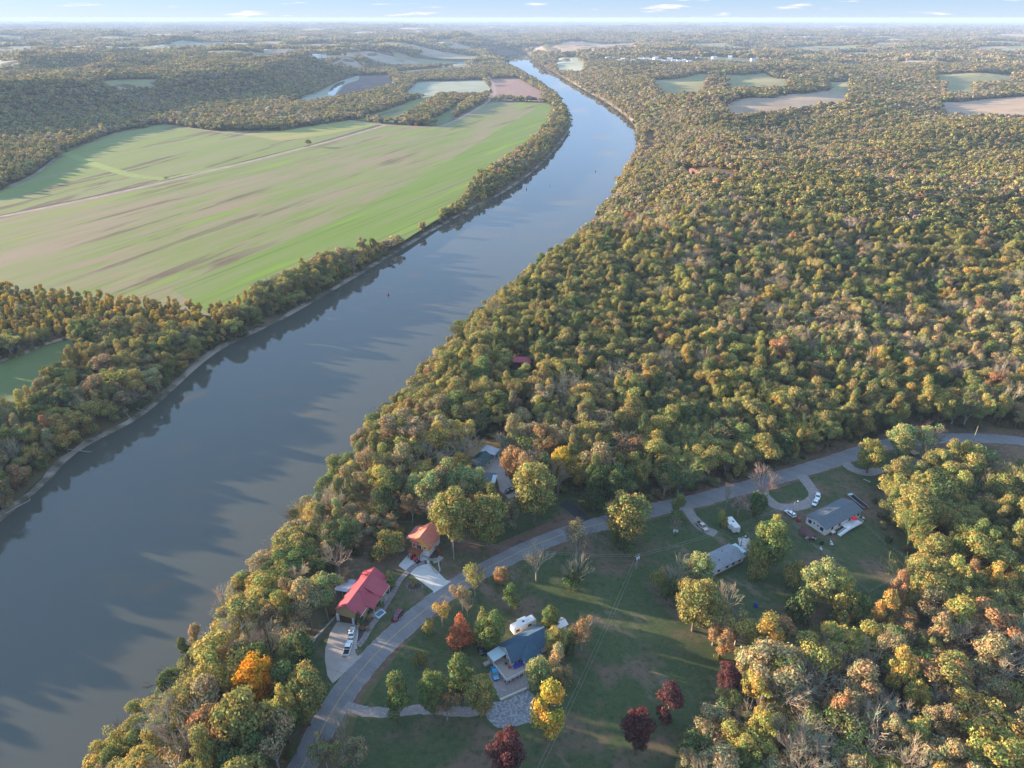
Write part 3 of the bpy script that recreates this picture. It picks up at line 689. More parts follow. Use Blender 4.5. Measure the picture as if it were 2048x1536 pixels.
def vehicle(kind, name, label, cat, loc, rz, pm, extra=None):
    t = thing(name, label, cat, (loc[0], loc[1], .03), rz)
    W_ = 1.86
    if kind == 'pickup':
        L_ = 5.9; W_ = 2.0
        b = MB().loft([csec(-.75, .42, 1.18, W_), csec(.2, .40, 1.18, W_), csec(1.2, .40, 1.16, W_), csec(2.4, .42, 1.10, W_-.06), csec(2.85, .45, 1.0, W_-.18, .2), csec(2.95, .5, .8, W_-.3)])
        b.build('body', pm, t, True)
        bed = MB().box(-2.95, -.76, -W_/2, -W_/2+.1, .5, 1.2).box(-2.95, -.76, W_/2-.1, W_/2, .5, 1.2).box(-2.95, -.76, -W_/2+.1, W_/2-.1, .5, .62)
        bed.build('truck_bed', pm, t); MB().box(-2.98, -2.88, -W_/2+.1, W_/2-.1, .55, 1.2).build('tailgate', pm, t)
        MB().box(-2.87, -.77, -W_/2+.11, W_/2-.11, .62, .75).build('bed_liner', M['black'], t)
        a, bb, c, d, zr, zb = -.78, 1.65, -.62, .85, 1.9, 1.17
    elif kind == 'suv':
        L_ = 4.9
        b = MB().loft([csec(-2.42, .5, .95, W_-.2), csec(-2.32, .4, 1.12, W_-.05), csec(-1, .36, 1.14, W_), csec(1.0, .36, 1.10, W_), csec(1.9, .38, 1.03, W_-.06), csec(2.35, .42, .92, W_-.18, .2), csec(2.45, .5, .75, W_-.3)])
        b.build('body', pm, t, True); a, bb, c, d, zr, zb = -2.3, 1.25, -2.0, .5, 1.78, 1.12
    else:
        L_ = 4.8
        b = MB().loft([csec(-2.38, .5, .85, W_-.3), csec(-2.25, .4, 1.02, W_-.1), csec(-1.3, .34, 1.02, W_), csec(1.0, .34, .98, W_), csec(1.9, .36, .86, W_-.08), csec(2.3, .4, .75, W_-.25, .2), csec(2.42, .46, .62, W_-.4)])
        b.build('body', pm, t, True); a, bb, c, d, zr, zb = -1.85, 1.2, -1.05, .35, 1.46, .99
    wi = W_-.12; wt = W_-.45
    gl = MB().frustum([(a, -wi/2, zb), (bb, -wi/2, zb), (bb, wi/2, zb), (a, wi/2, zb)], [(c, -wt/2, zr-.05), (d, -wt/2, zr-.05), (d, wt/2, zr-.05), (c, wt/2, zr-.05)])
    gl.build('windows', M['carglass'], t)
    rf = MB().frustum([(c-.06, -wt/2-.05, zr-.06), (d+.08, -wt/2-.05, zr-.06), (d+.08, wt/2+.05, zr-.06), (c-.06, wt/2+.05, zr-.06)], [(c+.08, -wt/2+.06, zr), (d-.05, -wt/2+.06, zr), (d-.05, wt/2-.06, zr), (c+.08, wt/2-.06, zr)])
    ro = rf.build('roof', pm, t)
    if extra == 'sunroof': MB().box(-.35, .25, -.42, .42, zr, zr+.02).build('sunroof', M['carglass'], ro)
    if extra == 'rack':
        for s in (-1, 1): MB().tube((c+.1, s*.6, zr+.07), (d-.1, s*.6, zr+.07), .03).build('roof_rail', M['chrome'], ro)
    for s in (-1, 1):
        for (x0, x1) in ((a, c), (bb, d)): MB().tube((x0, s*wi/2, zb), (x1, s*(wt/2+.01), zr-.04), .05, .05, 4).build('pillar', pm, t)
        for f_ in ((.45,) if kind != 'suv' else (.33, .66)):
            xb = a+(bb-a)*f_; MB().tube((xb, s*(wi/2+.005), zb), (c+(d-c)*f_, s*(wt/2+.02), zr-.04), .045, .045, 4).build('pillar', pm, t)
    wheels(t, L_, W_, .40 if kind != 'sedan' else .34)
    for s in (-1, 1):
        MB().box(L_/2-.28, L_/2-.06, s*(W_/2-.45)-.16, s*(W_/2-.45)+.16, .66, .84).build('headlight', M['lamp'], t)
        MB().box(-L_/2+.01, -L_/2+.12, s*(W_/2-.2)-.1, s*(W_/2-.2)+.1, .75, 1.0).build('tail_light', M['tail'], t)
        MB().box(bb-.75, bb-.5, s*(W_/2+.12)-.1, s*(W_/2+.12)+.1, zb-.02, zb+.16).build('wing_mirror', pm, t)
    MB().box(L_/2-.12, L_/2+.06, -W_/2+.25, W_/2-.25, .38, .56).build('front_bumper', M['black'] if kind != 'pickup' else M['chrome'], t)
    MB().box(-L_/2-.08, -L_/2+.04, -W_/2+.2, W_/2-.2, .40, .60).build('rear_bumper', M['black'] if kind != 'pickup' else M['chrome'], t)
    return t
def heading(a, b): return math.atan2(b[1]-a[1], b[0]-a[0])
def pose(front, rear, z=.8):
    f, r_ = G(*front, z), G(*rear, z); return ((f[0]+r_[0])/2, (f[1]+r_[1])/2), heading(r_, f)

vehicle('sedan', 'parked_car', 'white hatchback with black glass roof parked nose-in nearest the tan garage door', 'car', *pose(c1(558,975), c1(542,1058)), M['pw'], 'sunroof')
vehicle('pickup', 'pickup_truck', 'white pickup with an empty black bed parked behind the white car on the concrete drive', 'pickup truck', *pose(c1(538,1078), c1(505,1190)), M['pw'])
vehicle('suv', 'parked_car', 'dark maroon SUV parked on the grass verge beside the road', 'car', *pose(c1(870,925), c1(935,845)), M['pm'], 'rack')
vehicle('sedan', 'parked_car', 'bright blue car at the foot of the deck of the blue-roofed house', 'car', *pose(c2(480,925), c2(440,770)), M['pb'])
vehicle('suv', 'parked_car', 'black SUV parked left of the pale blue porch roof', 'car', *pose(c2(345,655), c2(285,540)), M['pk'])
c3 = lambda x, y: (1240+x/6.4, 960+y/6.4)
c4 = lambda x, y: (1520+x/6.4, 880+y/6.4)
c5 = lambda x, y: (860+x/5.12, 840+y/5.12)
vehicle('pickup', 'pickup_truck', 'two-tone white and beige pickup parked on the grass at the end of a gravel drive', 'pickup truck', *pose(c3(1115,645), c3(985,525)), M['ptan'])
vehicle('sedan', 'parked_car', 'white car standing in the curve of the looped gravel drive, nearer the road', 'car', *pose(c4(735,750), c4(745,680)), M['pw'])
vehicle('sedan', 'parked_car', 'white car standing in the curve of the looped gravel drive, nearer the white house', 'car', *pose(c4(690,825), c4(725,765)), M['pw'])
vehicle('suv', 'parked_car', 'white SUV parked beside the tall yard lamp near the white house', 'car', *pose(c4(325,895), c4(450,985)), M['pw'])
vehicle('sedan', 'parked_car', 'black car parked under the big oak at the wooded house', 'car', *pose(c5(775,735), c5(850,705)), M['pk'])

def camper(name, label, corners, z, slide=True):
    p = [G(*q, z) for q in corners]          # roof corners: near-left, far-left, far-right, near-right in plan order
    cx, cy_ = sum(a[0] for a in p)/4, sum(a[1] for a in p)/4
    e = ((p[1][0]-p[0][0]+p[2][0]-p[3][0])/2, (p[1][1]-p[0][1]+p[2][1]-p[3][1])/2)
    L_ = math.hypot(*e); W_ = 2.5; rz = math.atan2(e[1], e[0])
    t = thing(name, label, 'camper', (cx, cy_, .02), rz)
    MB().loft([[(x, -W_/2, z0), (x, -W_/2, 3.1), (x, -W_/2+.2, 3.3-dz), (x, W_/2-.2, 3.3-dz), (x, W_/2, 3.1), (x, W_/2, z0)] for x, z0, dz in ((-L_/2, .9, .12), (-L_/2+.35, .6, 0), (L_/2-.5, .6, 0), (L_/2, 1.2, .35))]).build('body', M['white'], t)
    for x in (-L_*.32, 0, L_*.25): MB().box(x-.3, x+.3, -.3, .3, 3.3, 3.42).build('roof_vent', M['black'] if x == 0 else M['trim'], t)
    MB().box(L_*.08, L_*.08+.9, -.4, .4, 3.3, 3.6).build('air_conditioner', M['trim'], t)
    for x in (-L_*.33, L_*.2): window(t, x, -W_/2, 1.7, 1.1, .6, 'n', M['black'])
    d = MB().box(-.1, .6, -W_/2-.03, -W_/2, .8, 2.7).build('door', M['trim'], t); MB().box(.5, .56, -W_/2-.06, -W_/2-.03, 1.6, 1.75).build('handle', M['black'], d)
    MB().box(-L_/2+.3, L_/2-.5, -W_/2-.012, -W_/2, 1.2, 1.36).build('stripe', M['black'], t)
    if slide: MB().box(-L_*.15, L_*.22, W_/2, W_/2+.7, 1.0, 3.05).build('slide_out', M['white'], t)
    wheels(t, L_, W_, .36, (-L_*.1, -L_*.1+.9))
    MB().tube((L_/2, 0, .6), (L_/2+1.2, 0, .55), .06).build('tow_bar', M['black'], t)
    return t
camper('camper_trailer', 'long white camper trailer parked behind the blue-roofed house', [c2(615,350), c2(840,245), c2(885,295), c2(655,400)][0:2]+[c2(885,295), c2(655,400)], 3.3)
tr = camper('camper_trailer', 'white camper with dark stripe and rear spare wheel parked on the grass under trees', [c3(1470,610), c3(1365,465), c3(1420,460), c3(1545,600)], 3.3)
MB().tube((-4.6+.6, -.3, 1.7), (-4.6+.4, -.3, 1.7), .4, .4, 12).build('spare_wheel', M['trim'], tr)

# ------------------------------------------------------------------ house under the long red metal roof
A71 = R(-19)
O1 = (-52.4, 163.6)
hs = thing('garage_house', 'tan house with a long red metal roof, two gables and a brown garage door', 'house', (*O1, 0), A71)
def gable_body(mb, x0, x1, y0, y1, ze, zr, z0=0):
    xm = (x0+x1)/2
    return mb.loft([[(x0, y, z0), (x0, y, ze), (xm, y, zr), (x1, y, ze), (x1, y, z0)] for y in (y0, y1)])
gable_body(MB(), -4.15, 4.15, 0, 18, 4.5, 7.35).build('wall', M['tan_siding'], hs)
for k in range(9):
    z = 3.0+k*.42
    w_ = 4.15 if z < 4.5 else 4.15*(7.35-z)/2.85
    if w_ > .4: MB().box(-w_, w_, -.05, -.003, z, z+.32).build('siding_board', M['tan_siding'], hs)
MB().slab([(-4.75,-.35,4.35), (0,-.35,7.6), (0,18.4,7.6), (-4.75,18.4,4.35)], .16).build('roof_slope', M['red_metal'], hs)
MB().slab([(4.75,-.35,4.35), (0.01,-.35,7.6), (0.01,18.4,7.6), (4.75,18.4,4.35)], .16).build('roof_slope', M['red_metal'], hs)
MB().slab([(1.2,9.3,7.02), (1.2,15.4,7.02), (7.1,15.4,4.4), (7.1,9.3,4.4)], .14).build('porch_roof', M['red_metal'], hs)
MB().slab([(0,7.2,7.5), (7.4,7.2,6.4), (7.5,4.2,4.25), (4.3,4.2,4.75)], .14).build('gable_roof', M['red_metal'], hs)
MB().slab([(0.6,7.2,7.35), (7.4,7.22,6.4), (7.5,10.0,4.45), (3.6,9.6,5.3)], .14).build('gable_roof', M['red_metal'], hs)
MB().add([(7.1,4.7,4.3), (7.1,9.4,4.3), (7.1,7.2,6.2), (6.95,4.7,4.3), (6.95,9.4,4.3), (6.95,7.2,6.2)], [(0,1,2), (5,4,3), (0,3,4,1), (1,4,5,2), (2,5,3,0)]).build('gable_wall', M['tan_siding'], hs)
for (x0, x1, y0, y1) in ((4.76,4.84,-.3,4.1), (7.12,7.2,9.4,15.3), (4.76,4.84,15.4,18.3)): MB().box(x0, x1, y0, y1, 4.18, 4.34).build('gutter', M['trim'], hs)
for y in (4.8, 9.5, 12.4, 15.0): MB().box(6.7, 6.9, y-.1, y+.1, .4, 4.3).build('porch_post', M['cream'], hs)
MB().box(4.2, 6.9, 4.4, 15.2, .15, .4).build('porch_floor', M['concrete_tan'], hs)
gd = MB().box(-3.2, 1.5, -.06, -.002, 0, 2.4)
gdo = gd.build('garage_door', M['dark_wood'], hs)
for k in range(4): MB().box(-3.15, 1.45, -.085, -.06, .06+k*.6, .58+k*.6).build('door_panel', M['dark_wood'], gdo)
for x0, x1 in ((-4.2,-3.3), (1.6,2.3), (3.5,4.2)): MB().box(x0, x1, -.35, 0, 0, 2.75).build('pilaster', M['trim'], hs)
MB().box(2.4, 3.4, -.05, -.002, .05, 2.2).build('side_door', M['glass'], hs)
for y in (1.4, 6.5, 12.0, 16.6): window(hs, 4.15, y, 1.4, 1.2, 1.3, 'e')
for y in (3, 7, 11, 15): window(hs, -4.15, y, 1.4, 1.2, 1.3, 'w')
MB().slab([(-10.4,8.6,3.0), (-4.2,8.6,3.7), (-4.2,14.6,3.7), (-10.4,14.6,3.0)], .1).build('patio_roof', M['sheet'], hs)
for k in range(10): MB().slab([(-10.4,8.8+k*.6,3.05), (-4.25,8.8+k*.6,3.74), (-4.25,8.86+k*.6,3.74), (-10.4,8.86+k*.6,3.05)], .05).build('roof_rib', M['sheet'], hs)
for x, y in ((-10.1,8.9), (-10.1,14.3), (-7.4,8.9)): MB().box(x-.08, x+.08, y-.08, y+.08, hf(-60,172)-1 if 0 else -2, 3.0).build('patio_post', M['trim'], hs)
# curved block retaining wall beside the drive
WALL = P0(c1(436,893), c1(385,945), c1(330,1005), c1(270,1065), c1(225,1130), c1(205,1190), c1(203,1228))
cw = catmull(WALL, 8); wl = thing('retaining_wall', 'low curving grey block wall left of the concrete garage drive', 'wall', (0, 0, 0))
a0 = cw[0]; acc = 0
for p in cw[1:]:
    if math.dist(p, a0) >= 1.15:
        an = heading(a0, p); L2 = math.dist(a0, p)/2-.03; m_ = ((a0[0]+p[0])/2, (a0[1]+p[1])/2)
        MB().box(m_[0]-L2, m_[0]+L2, m_[1]-.24, m_[1]+.24, -1.2, .5+rng.uniform(-.03, .03), an).build('block', M['stone'], wl); a0 = p
# edging stones of the beds
def stones(n, fn, label, group, sz=(.3,.5), mat='stone', name='edging_stone'):
    proto = None
    for k in range(n):
        x, y = fn(k/(n-1)); s = rng.uniform(*sz)
        if proto is None:
            proto = MB().blob((0,0,.22), (.55,.45,.32), 7, 4, .16).build(name, M[mat]); tag(proto, label, 'stone', group)
            o = proto
        else: o = proto.copy(); COL.objects.link(o)
        o.location = (x, y, 0); o.rotation_euler = (0, 0, rng.uniform(0, 6)); o.scale = (s/.5, s/.5*rng.uniform(.8,1.1), s/.5*.8)
def along(pl):
    c = catmull(pl, 8); d = [0]
    for a, b in zip(c[:-1], c[1:]): d.append(d[-1]+math.dist(a, b))
    def f(t):
        q = t*d[-1]
        for i in range(1, len(d)):
            if d[i] >= q:
                k = (q-d[i-1])/(d[i]-d[i-1]+1e-9); return tuple(c[i-1][j]+(c[i][j]-c[i-1][j])*k for j in (0, 1))
        return c[-1]
    return f
stones(10, along(P0(c7(1005,880), c7(1002,940), c7(1020,1000), c7(1018,1040), c7(998,1085))), 'small pale stepping stone in the wavy row right of the cabin drive', 'stepping stones beside the cabin drive', (.22,.32), 'concrete', 'stepping_stone')
stones(9, along(P0(c7(835,915), c7(880,970), c7(920,1035), c7(970,1078))), 'flat tan edging stone along the right edge of the cabin drive', 'edging stones of the cabin drive', (.35,.5), 'concrete_tan')
stones(12, along(P0(c1(600,960), c1(596,1010), c1(590,1070), c1(582,1120), c1(583,1140))), 'pale grey edging stone between the garage drive and the dark flower bed', 'edging stones of the garage bed', (.28,.45), 'concrete')
stones(16, lambda t: (G(*c7(590,1305))[0]+2.7*math.cos(t*5.9+.2), G(*c7(590,1305))[1]+1.9*math.sin(t*5.9+.2)), 'small mauve stone in the ring around the round flower bed', 'ring of stones around the round flower bed', (.25,.36), 'paver')
bx_, by_ = G(*c7(590,1300)); sheet('flower_bed', [(bx_+2.4*math.cos(t), by_+1.7*math.sin(t)) for t in np.linspace(0, 6.28, 14)[:-1]], .03, M['mulch'])
tag(MB().blob((0,0,.6), (1.5,1.2,.9), 8, 5, .2).build('boulder', M['concrete_tan']), 'large pale boulder in the grass left of the cabin', 'boulder').location = (*G(802,1102), 0)
# blue-and-white slab over the garden path, with its planter
bp_ = G(*c1(768,878)); t = thing('water_feature', 'small rectangular pond with white rim set across the garden path', 'pond', (*bp_, .12), heading(G(*c1(745,890)), G(*c1(790,855))))
MB().box(-1.6,1.6,-1.2,-.9,0,.35).box(-1.6,1.6,.9,1.2,0,.35).box(-1.6,-1.3,-.9,.9,0,.35).box(1.3,1.6,-.9,.9,0,.35).build('rim', M['trim'], t)
MB().box(-1.3,1.3,-.9,.9,0,.24).build('basin', M['bluewater'], t)
x, y = G(*c1(235,1100)); t = thing('jon_boat', 'small pale blue boat lying beside the curved block wall', 'boat', (x, y, hf(x, y)+.1), R(55))
MB().loft([[(x_, -w_, .5), (x_, -w_*.75, .05), (x_, w_*.75, .05), (x_, w_, .5), (x_, w_*.85, .5), (x_, w_*.6, .16), (x_, -w_*.6, .16), (x_, -w_*.85, .5)] for x_, w_ in ((-1.7,.65), (0,.75), (1.3,.6), (1.9,.2))]).build('hull', M['pale_sheet'], t)
for x_ in (-.9, .5): MB().box(x_-.12, x_+.12, -.6, .6, .38, .44).build('seat', M['trim'], t)
# ------------------------------------------------------------------ log cabin
cb = thing('log_cabin', 'orange log cabin with a faded red roof and a raised red deck', 'cabin', (-32.9, 195.6, 0), R(-22))
MB().box(-3.3, 3.3, 0, 8.6, 0, 2.7).build('basement_wall', M['white'], cb)
gable_body(MB(), -3.3, 3.3, 0, 8.6, 5.5, 8.15, 2.7).build('wall', M['log'], cb)
for k in range(13):
    z = 2.74+k*.38; w_ = 3.3 if z < 5.3 else 3.3*(7.9-z)/2.6
    if w_ > .3: MB().tube((-w_, -.02, z+.19), (w_, -.02, z+.19), .18, .18, 6).build('log', M['log'], cb)
for k in range(7): MB().tube((3.32, 0, 2.93+k*.38), (3.32, 8.6, 2.93+k*.38), .18, .18, 6).build('log', M['log'], cb)
MB().slab([(-4.3,-.35,5.0), (0,-.35,8.3), (0,9.2,8.3), (-4.4,9.2,4.9)], .14).build('roof_slope', M['red_roof2'], cb)
MB().slab([(4.3,-.35,5.0), (.01,-.35,8.3), (.01,9.2,8.3), (4.4,9.2,4.9)], .14).build('roof_slope', M['red_roof2'], cb)
MB().slab([(-6.6,1.2,4.6), (-3.2,1.2,5.9), (-3.2,8.8,5.9), (-6.6,8.8,4.6)], .12).build('side_roof', M['red_roof2'], cb)
MB().slab([(-2.3,-1.3,5.4), (-.3,-1.3,5.4), (-.3,-.1,6.0), (-2.3,-.1,6.0)], .1).build('porch_roof', M['red_metal'], cb)
dk = MB().box(-3.6, 1.2, -3.0, -.1, 2.55, 2.72).build('deck', M['redwood'], cb)
for (x0, y0, x1, y1) in ((-3.6,-3,1.2,-3), (-3.6,-3,-3.6,-.1), (1.2,-3,1.2,-.1)):
    L_ = math.hypot(x1-x0, y1-y0); n = int(L_/.45)
    MB().tube((x0, y0, 3.6), (x1, y1, 3.6), .06, .06, 4).build('handrail', M['redwood'], dk)
    for k in range(n+1): MB().box(x0+(x1-x0)*k/n-.03, x0+(x1-x0)*k/n+.03, y0+(y1-y0)*k/n-.03, y0+(y1-y0)*k/n+.03, 2.7, 3.58).build('baluster', M['redwood'], dk)
for x in (-3.5, -1.2, 1.1): MB().box(x-.1, x+.1, -3.0, -2.8, 0, 2.55).build('deck_post', M['redwood'], cb)
window(cb, -2.4, -.2, 3.3, .9, 1.3, 'n'); window(cb, -.4, -.2, 2.9, 1.7, 1.8, 'n'); window(cb, 1.9, -.2, 3.4, .8, 1.1, 'n'); window(cb, 3.5, 4, 3.4, .9, 1.1, 'e')
MB().box(1.6, 3.1, -.04, -.002, .1, 2.3).build('garage_door', M['trim'], cb); MB().box(-2.2, -.9, -.04, -.002, .1, 2.2).build('side_door', M['glass'], cb)
st = MB()
for k in range(8): st.box(4.0+k*.28, 4.3+k*.28, 3.0, 4.4, 2.2-k*.3, 2.3-k*.3)
st.build('stairs', M['redwood'], cb)
x, y = G(*c7(880,860)); t = thing('low_wall', 'short curved stone wall at the end of the garden path by the cabin', 'wall', (x, y, .1), R(-10))
for k in range(7):
    a_ = -.9+k*.28; MB().box(2.0*math.sin(a_)-.27, 2.0*math.sin(a_)+.27, 1.7-1.9*math.cos(a_)-.18, 1.7-1.9*math.cos(a_)+.18, 0, .75, a_).build('block', M['stone'], t)
# tractor
(tx, ty), trz = pose(c7(620,850), c7(545,790))
t = thing('tractor', 'small red tractor with front loader bucket on the cabin drive', 'tractor', (tx, ty, .1), trz)
MB().loft([[(x_, -w_, .7), (x_, -w_, h_), (x_, -w_*.6, h_+.12), (x_, w_*.6, h_+.12), (x_, w_, h_), (x_, w_, .7)] for x_, w_, h_ in ((-.1,.36,1.25), (.9,.34,1.2), (1.5,.28,1.1))]).build('bonnet', M['red'], t)
MB().box(-1.1,-.1,-.5,.5,.6,1.0).build('chassis', M['black'], t)
s_ = MB().box(-.85,-.4,-.28,.28,1.0,1.12).box(-.95,-.85,-.28,.28,1.05,1.55).build('seat', M['black'], t)
for s in (-1, 1):
    w = MB().tube((-.7, s*.6, .68), (-.7, s*.95, .68), .68, .68, 14).build('rear_wheel', M['rubber'], t); MB().tube((-.7, s*.9, .68), (-.7, s*.98, .68), .36, .36, 10).build('rim', M['red'], w)
    w = MB().tube((1.2, s*.5, .4), (1.2, s*.75, .4), .4, .4, 12).build('front_wheel', M['rubber'], t); MB().tube((1.2, s*.7, .4), (1.2, s*.78, .4), .2, .2, 8).build('rim', M['red'], w)
    MB().slab([(-1.25,s*.58,1.45), (-.2,s*.58,1.45), (-.2,s*.98,1.4), (-1.25,s*.98,1.4)], .06).build('mudguard', M['red'], t)
    MB().tube((0, s*.55, 1.2), (1.6, s*.55, .95), .07, .07, 4).tube((1.6, s*.55, .95), (2.2, s*.5, .35), .07, .07, 4).build('loader_arm', M['red'], t)
MB().add([(2.1,-.85,.1), (2.7,-.85,.1), (2.15,-.85,.7), (2.1,.85,.1), (2.7,.85,.1), (2.15,.85,.7)], [(0,1,2), (5,4,3), (0,3,4,1), (0,2,5,3)]).build('loader_bucket', M['black'], t)
MB().tube((-1.0,-.5,1.0), (-1.0,-.5,2.3), .04, .04, 4).tube((-1.0,.5,1.0), (-1.0,.5,2.3), .04, .04, 4).tube((-1.0,-.5,2.3), (-1.0,.5,2.3), .04, .04, 4).build('roll_bar', M['black'], t)
# ------------------------------------------------------------------ blue-roofed house
A2 = R(33); O2 = (-.11, 145.1)
b2 = thing('blue_roofed_house', 'white house with slate blue hipped roof and a wrap-around deck', 'house', (*O2, 0), A2)
MB().box(.3, 14.3, .3, 7.3, 0, 3.3).build('wall', M['white'], b2)
MB().slab([(-.2,-.3,3.3), (14.9,-.3,3.3), (14.6,3.8,5.9), (.3,3.8,5.9)], .15).build('roof_slope', M['teal_roof'], b2)
MB().slab([(-.2,7.9,3.3), (14.9,7.9,3.3), (14.6,3.82,5.9), (.3,3.82,5.9)], .15).build('roof_slope', M['teal_roof'], b2)
for x in (.3, 14.15): MB().add([(x,.3,3.3), (x,7.3,3.3), (x,3.8,5.7), (x+.15,.3,3.3), (x+.15,7.3,3.3), (x+.15,3.8,5.7)], [(0,1,2), (5,4,3), (0,3,4,1), (1,4,5,2), (2,5,3,0)]).build('gable_wall', M['white'], b2)
MB().box(3.8, 9.3, -2.1, .3, 0, 3.25).build('wing_wall', M['white'], b2)
MB().slab([(3.4,-2.5,3.3), (9.7,-2.5,3.3), (7.9,2.2,5.75)], .14).build('wing_roof', M['teal_roof'], b2)
MB().slab([(9.72,-2.5,3.3), (9.72,.5,3.75), (7.92,2.2,5.75)], .14).build('wing_roof', M['teal_roof'], b2)
MB().slab([(3.38,-2.5,3.3), (7.85,2.2,5.75), (3.38,.4,3.8)], .14).build('wing_roof', M['teal_roof'], b2)
for x in (1.6, 2.9): window(b2, x, .3, 1.2, .9, 1.3, 'n')
for x in (8.2, 9.0): window(b2, x, -2.1, 1.1, .7, 1.4, 'n')
window(b2, .3, 2.2, 1.2, 1.1, 1.2, 'w'); window(b2, .3, 6.2, 1.4, .9, 1.0, 'w'); MB().box(.24, .298, 3.6, 4.5, .9, 3.0).build('door', M['dark_wood'], b2)
dl_ = lambda p: ((p[0]-O2[0])*math.cos(A2)+(p[1]-O2[1])*math.sin(A2), -(p[0]-O2[0])*math.sin(A2)+(p[1]-O2[1])*math.cos(A2))
D = [dl_(G(*q, 1.1)) for q in (c2(395,665), c2(615,883), c2(795,815))]
deck = [(-4.9, 6.0), (-4.9, -3.8), (3.4, -3.8), (3.4, -2.2), (3.7, .3), (.3, .3), (.3, 6.0)]
deck = [(-4.0,6.4), (-4.0,-3.4), (3.5,-3.4), (3.5,.2), (.2,.2), (.2,6.4)]
dko = MB().slab([(a, b, 1.1) for a, b in deck], .12).build('deck', M['wood'], b2)
for (x0, y0, x1, y1) in ((-4.0,6.4,-4.0,-3.4), (-4.0,-3.4,3.5,-3.4)):
    MB().tube((x0, y0, 2.1), (x1, y1, 2.1), .06, .06, 4).build('handrail', M['trim'], dko)
    n = int(math.hypot(x1-x0, y1-y0)/1.3)
    for k in range(n+1): px, py = x0+(x1-x0)*k/n, y0+(y1-y0)*k/n; MB().box(px-.06, px+.06, py-.06, py+.06, 0, 2.12).build('railing_post', M['trim'], dko)
MB().slab([(-4.3,3.2,3.2), (.1,3.2,3.75), (.1,7.0,3.75), (-4.3,7.0,3.2)], .09).build('porch_roof', M['pale_sheet'], b2)
for y in (3.4, 6.8): MB().box(-4.15, -4.03, y-.06, y+.06, 1.1, 3.2).build('porch_post', M['trim'], b2)
MB().box(-6.2, -4.1, 5.0, 6.3, .1, 1.0).build('steps', M['wood'], b2)
def chair(loc, rz, mat, label, group=None, sc=1):
    t = thing('garden_chair', label, 'chair', loc, rz, group)
    MB().box(-.28,.28,-.28,.28,.38,.44).build('seat', mat, t); MB().box(-.28,.28,.24,.3,.44,1.0).build('backrest', mat, t)
    for x_, y_ in ((-.24,-.24),(.24,-.24),(.24,.24),(-.24,.24)): MB().box(x_-.03,x_+.03,y_-.03,y_+.03,0,.38).build('leg', mat, t)
    t.scale = (sc,)*3
    return t
def w2(x_, y_): return (O2[0]+x_*math.cos(A2)-y_*math.sin(A2), O2[1]+x_*math.sin(A2)+y_*math.cos(A2))
ch0 = chair((*w2(.7,-.75), 1.1), A2, M['blue'], 'royal blue chair in the row of four on the deck of the blue-roofed house', 'row of blue deck chairs', 1.25)
for k in range(1, 4): copy_thing(ch0, (*w2(.7+k*.85,-.75), 1.1), A2+rng.uniform(-.1,.1), scale=(1.25,)*3)
chair((*w2(-.5,.2), 1.1), A2+1.6, M['red'], 'red chair at the corner of the deck by the gable wall', None, 1.2)
chair((*w2(-.7,1.9), 1.1), A2+1.5, M['dark_wood'], 'brown chair against the gable wall under the pale blue porch roof', None, 1.2)
# retaining wall, rock bed, shed
rw = thing('retaining_wall', 'straight tan block wall at the lower edge of the gravel yard', 'wall')
pa, pb = G(*c2(515,1135)), G(*c2(785,1018)); n = 11; an = heading(pa, pb)
for k in range(n):
    f_ = (k+.5)/n; m_ = (pa[0]+(pb[0]-pa[0])*f_, pa[1]+(pb[1]-pa[1])*f_); L2 = math.dist(pa, pb)/n/2-.03
    MB().box(m_[0]-L2, m_[0]+L2, m_[1]-.25, m_[1]+.25, 0, .75+rng.uniform(-.04,.04), an).build('block', M['cream'], rw)
ROCK = P0(c2(330,1200), c2(400,1150), c2(520,1150), c2(700,1070), c2(800,1030), c2(860,1080), c2(900,1200), c2(960,1240), c2(930,1330), c2(760,1370), c2(600,1415), c2(480,1408), c2(390,1330))
sheet('rock_bed', ROCK, .02, M['gravel'])
rk = MB(); xs = [p[0] for p in ROCK]; ys = [p[1] for p in ROCK]; n = 0
while n < 3600:
    x, y = rng.uniform(min(xs), max(xs)), rng.uniform(min(ys), max(ys))
    if pip(np.array(x), np.array(y), ROCK):
        s = rng.uniform(.09, .22); rk.blob((x, y, s*.35), (s, s*rng.uniform(.7,1), s*.7), 5, 3, .25); n += 1
tag(rk.build('loose_rocks', M['rip']), 'bed of loose pale limestone rocks below the gravel yard', 'rocks', kind='stuff')
x, y = G(*c2(1115,395)); t = thing('garden_shed', 'small shed with pale tan and white roof beside the orange-brown tree', 'shed', (x, y, 0), A2)
MB().box(-2,2,-1.6,1.6,0,2.3).build('wall', M['cream'], t); MB().slab([(-2.3,-1.9,2.2), (2.3,-1.9,2.2), (2.3,0,3.1), (-2.3,0,3.1)], .1).build('roof_slope', M['white'], t); MB().slab([(-2.3,1.9,2.2), (2.3,1.9,2.2), (2.3,.02,3.1), (-2.3,.02,3.1)], .1).build('roof_slope', M['concrete_tan'], t)
MB().box(-.5,.5,-1.64,-1.602,.1,2.0).build('door', M['dark_wood'], t)
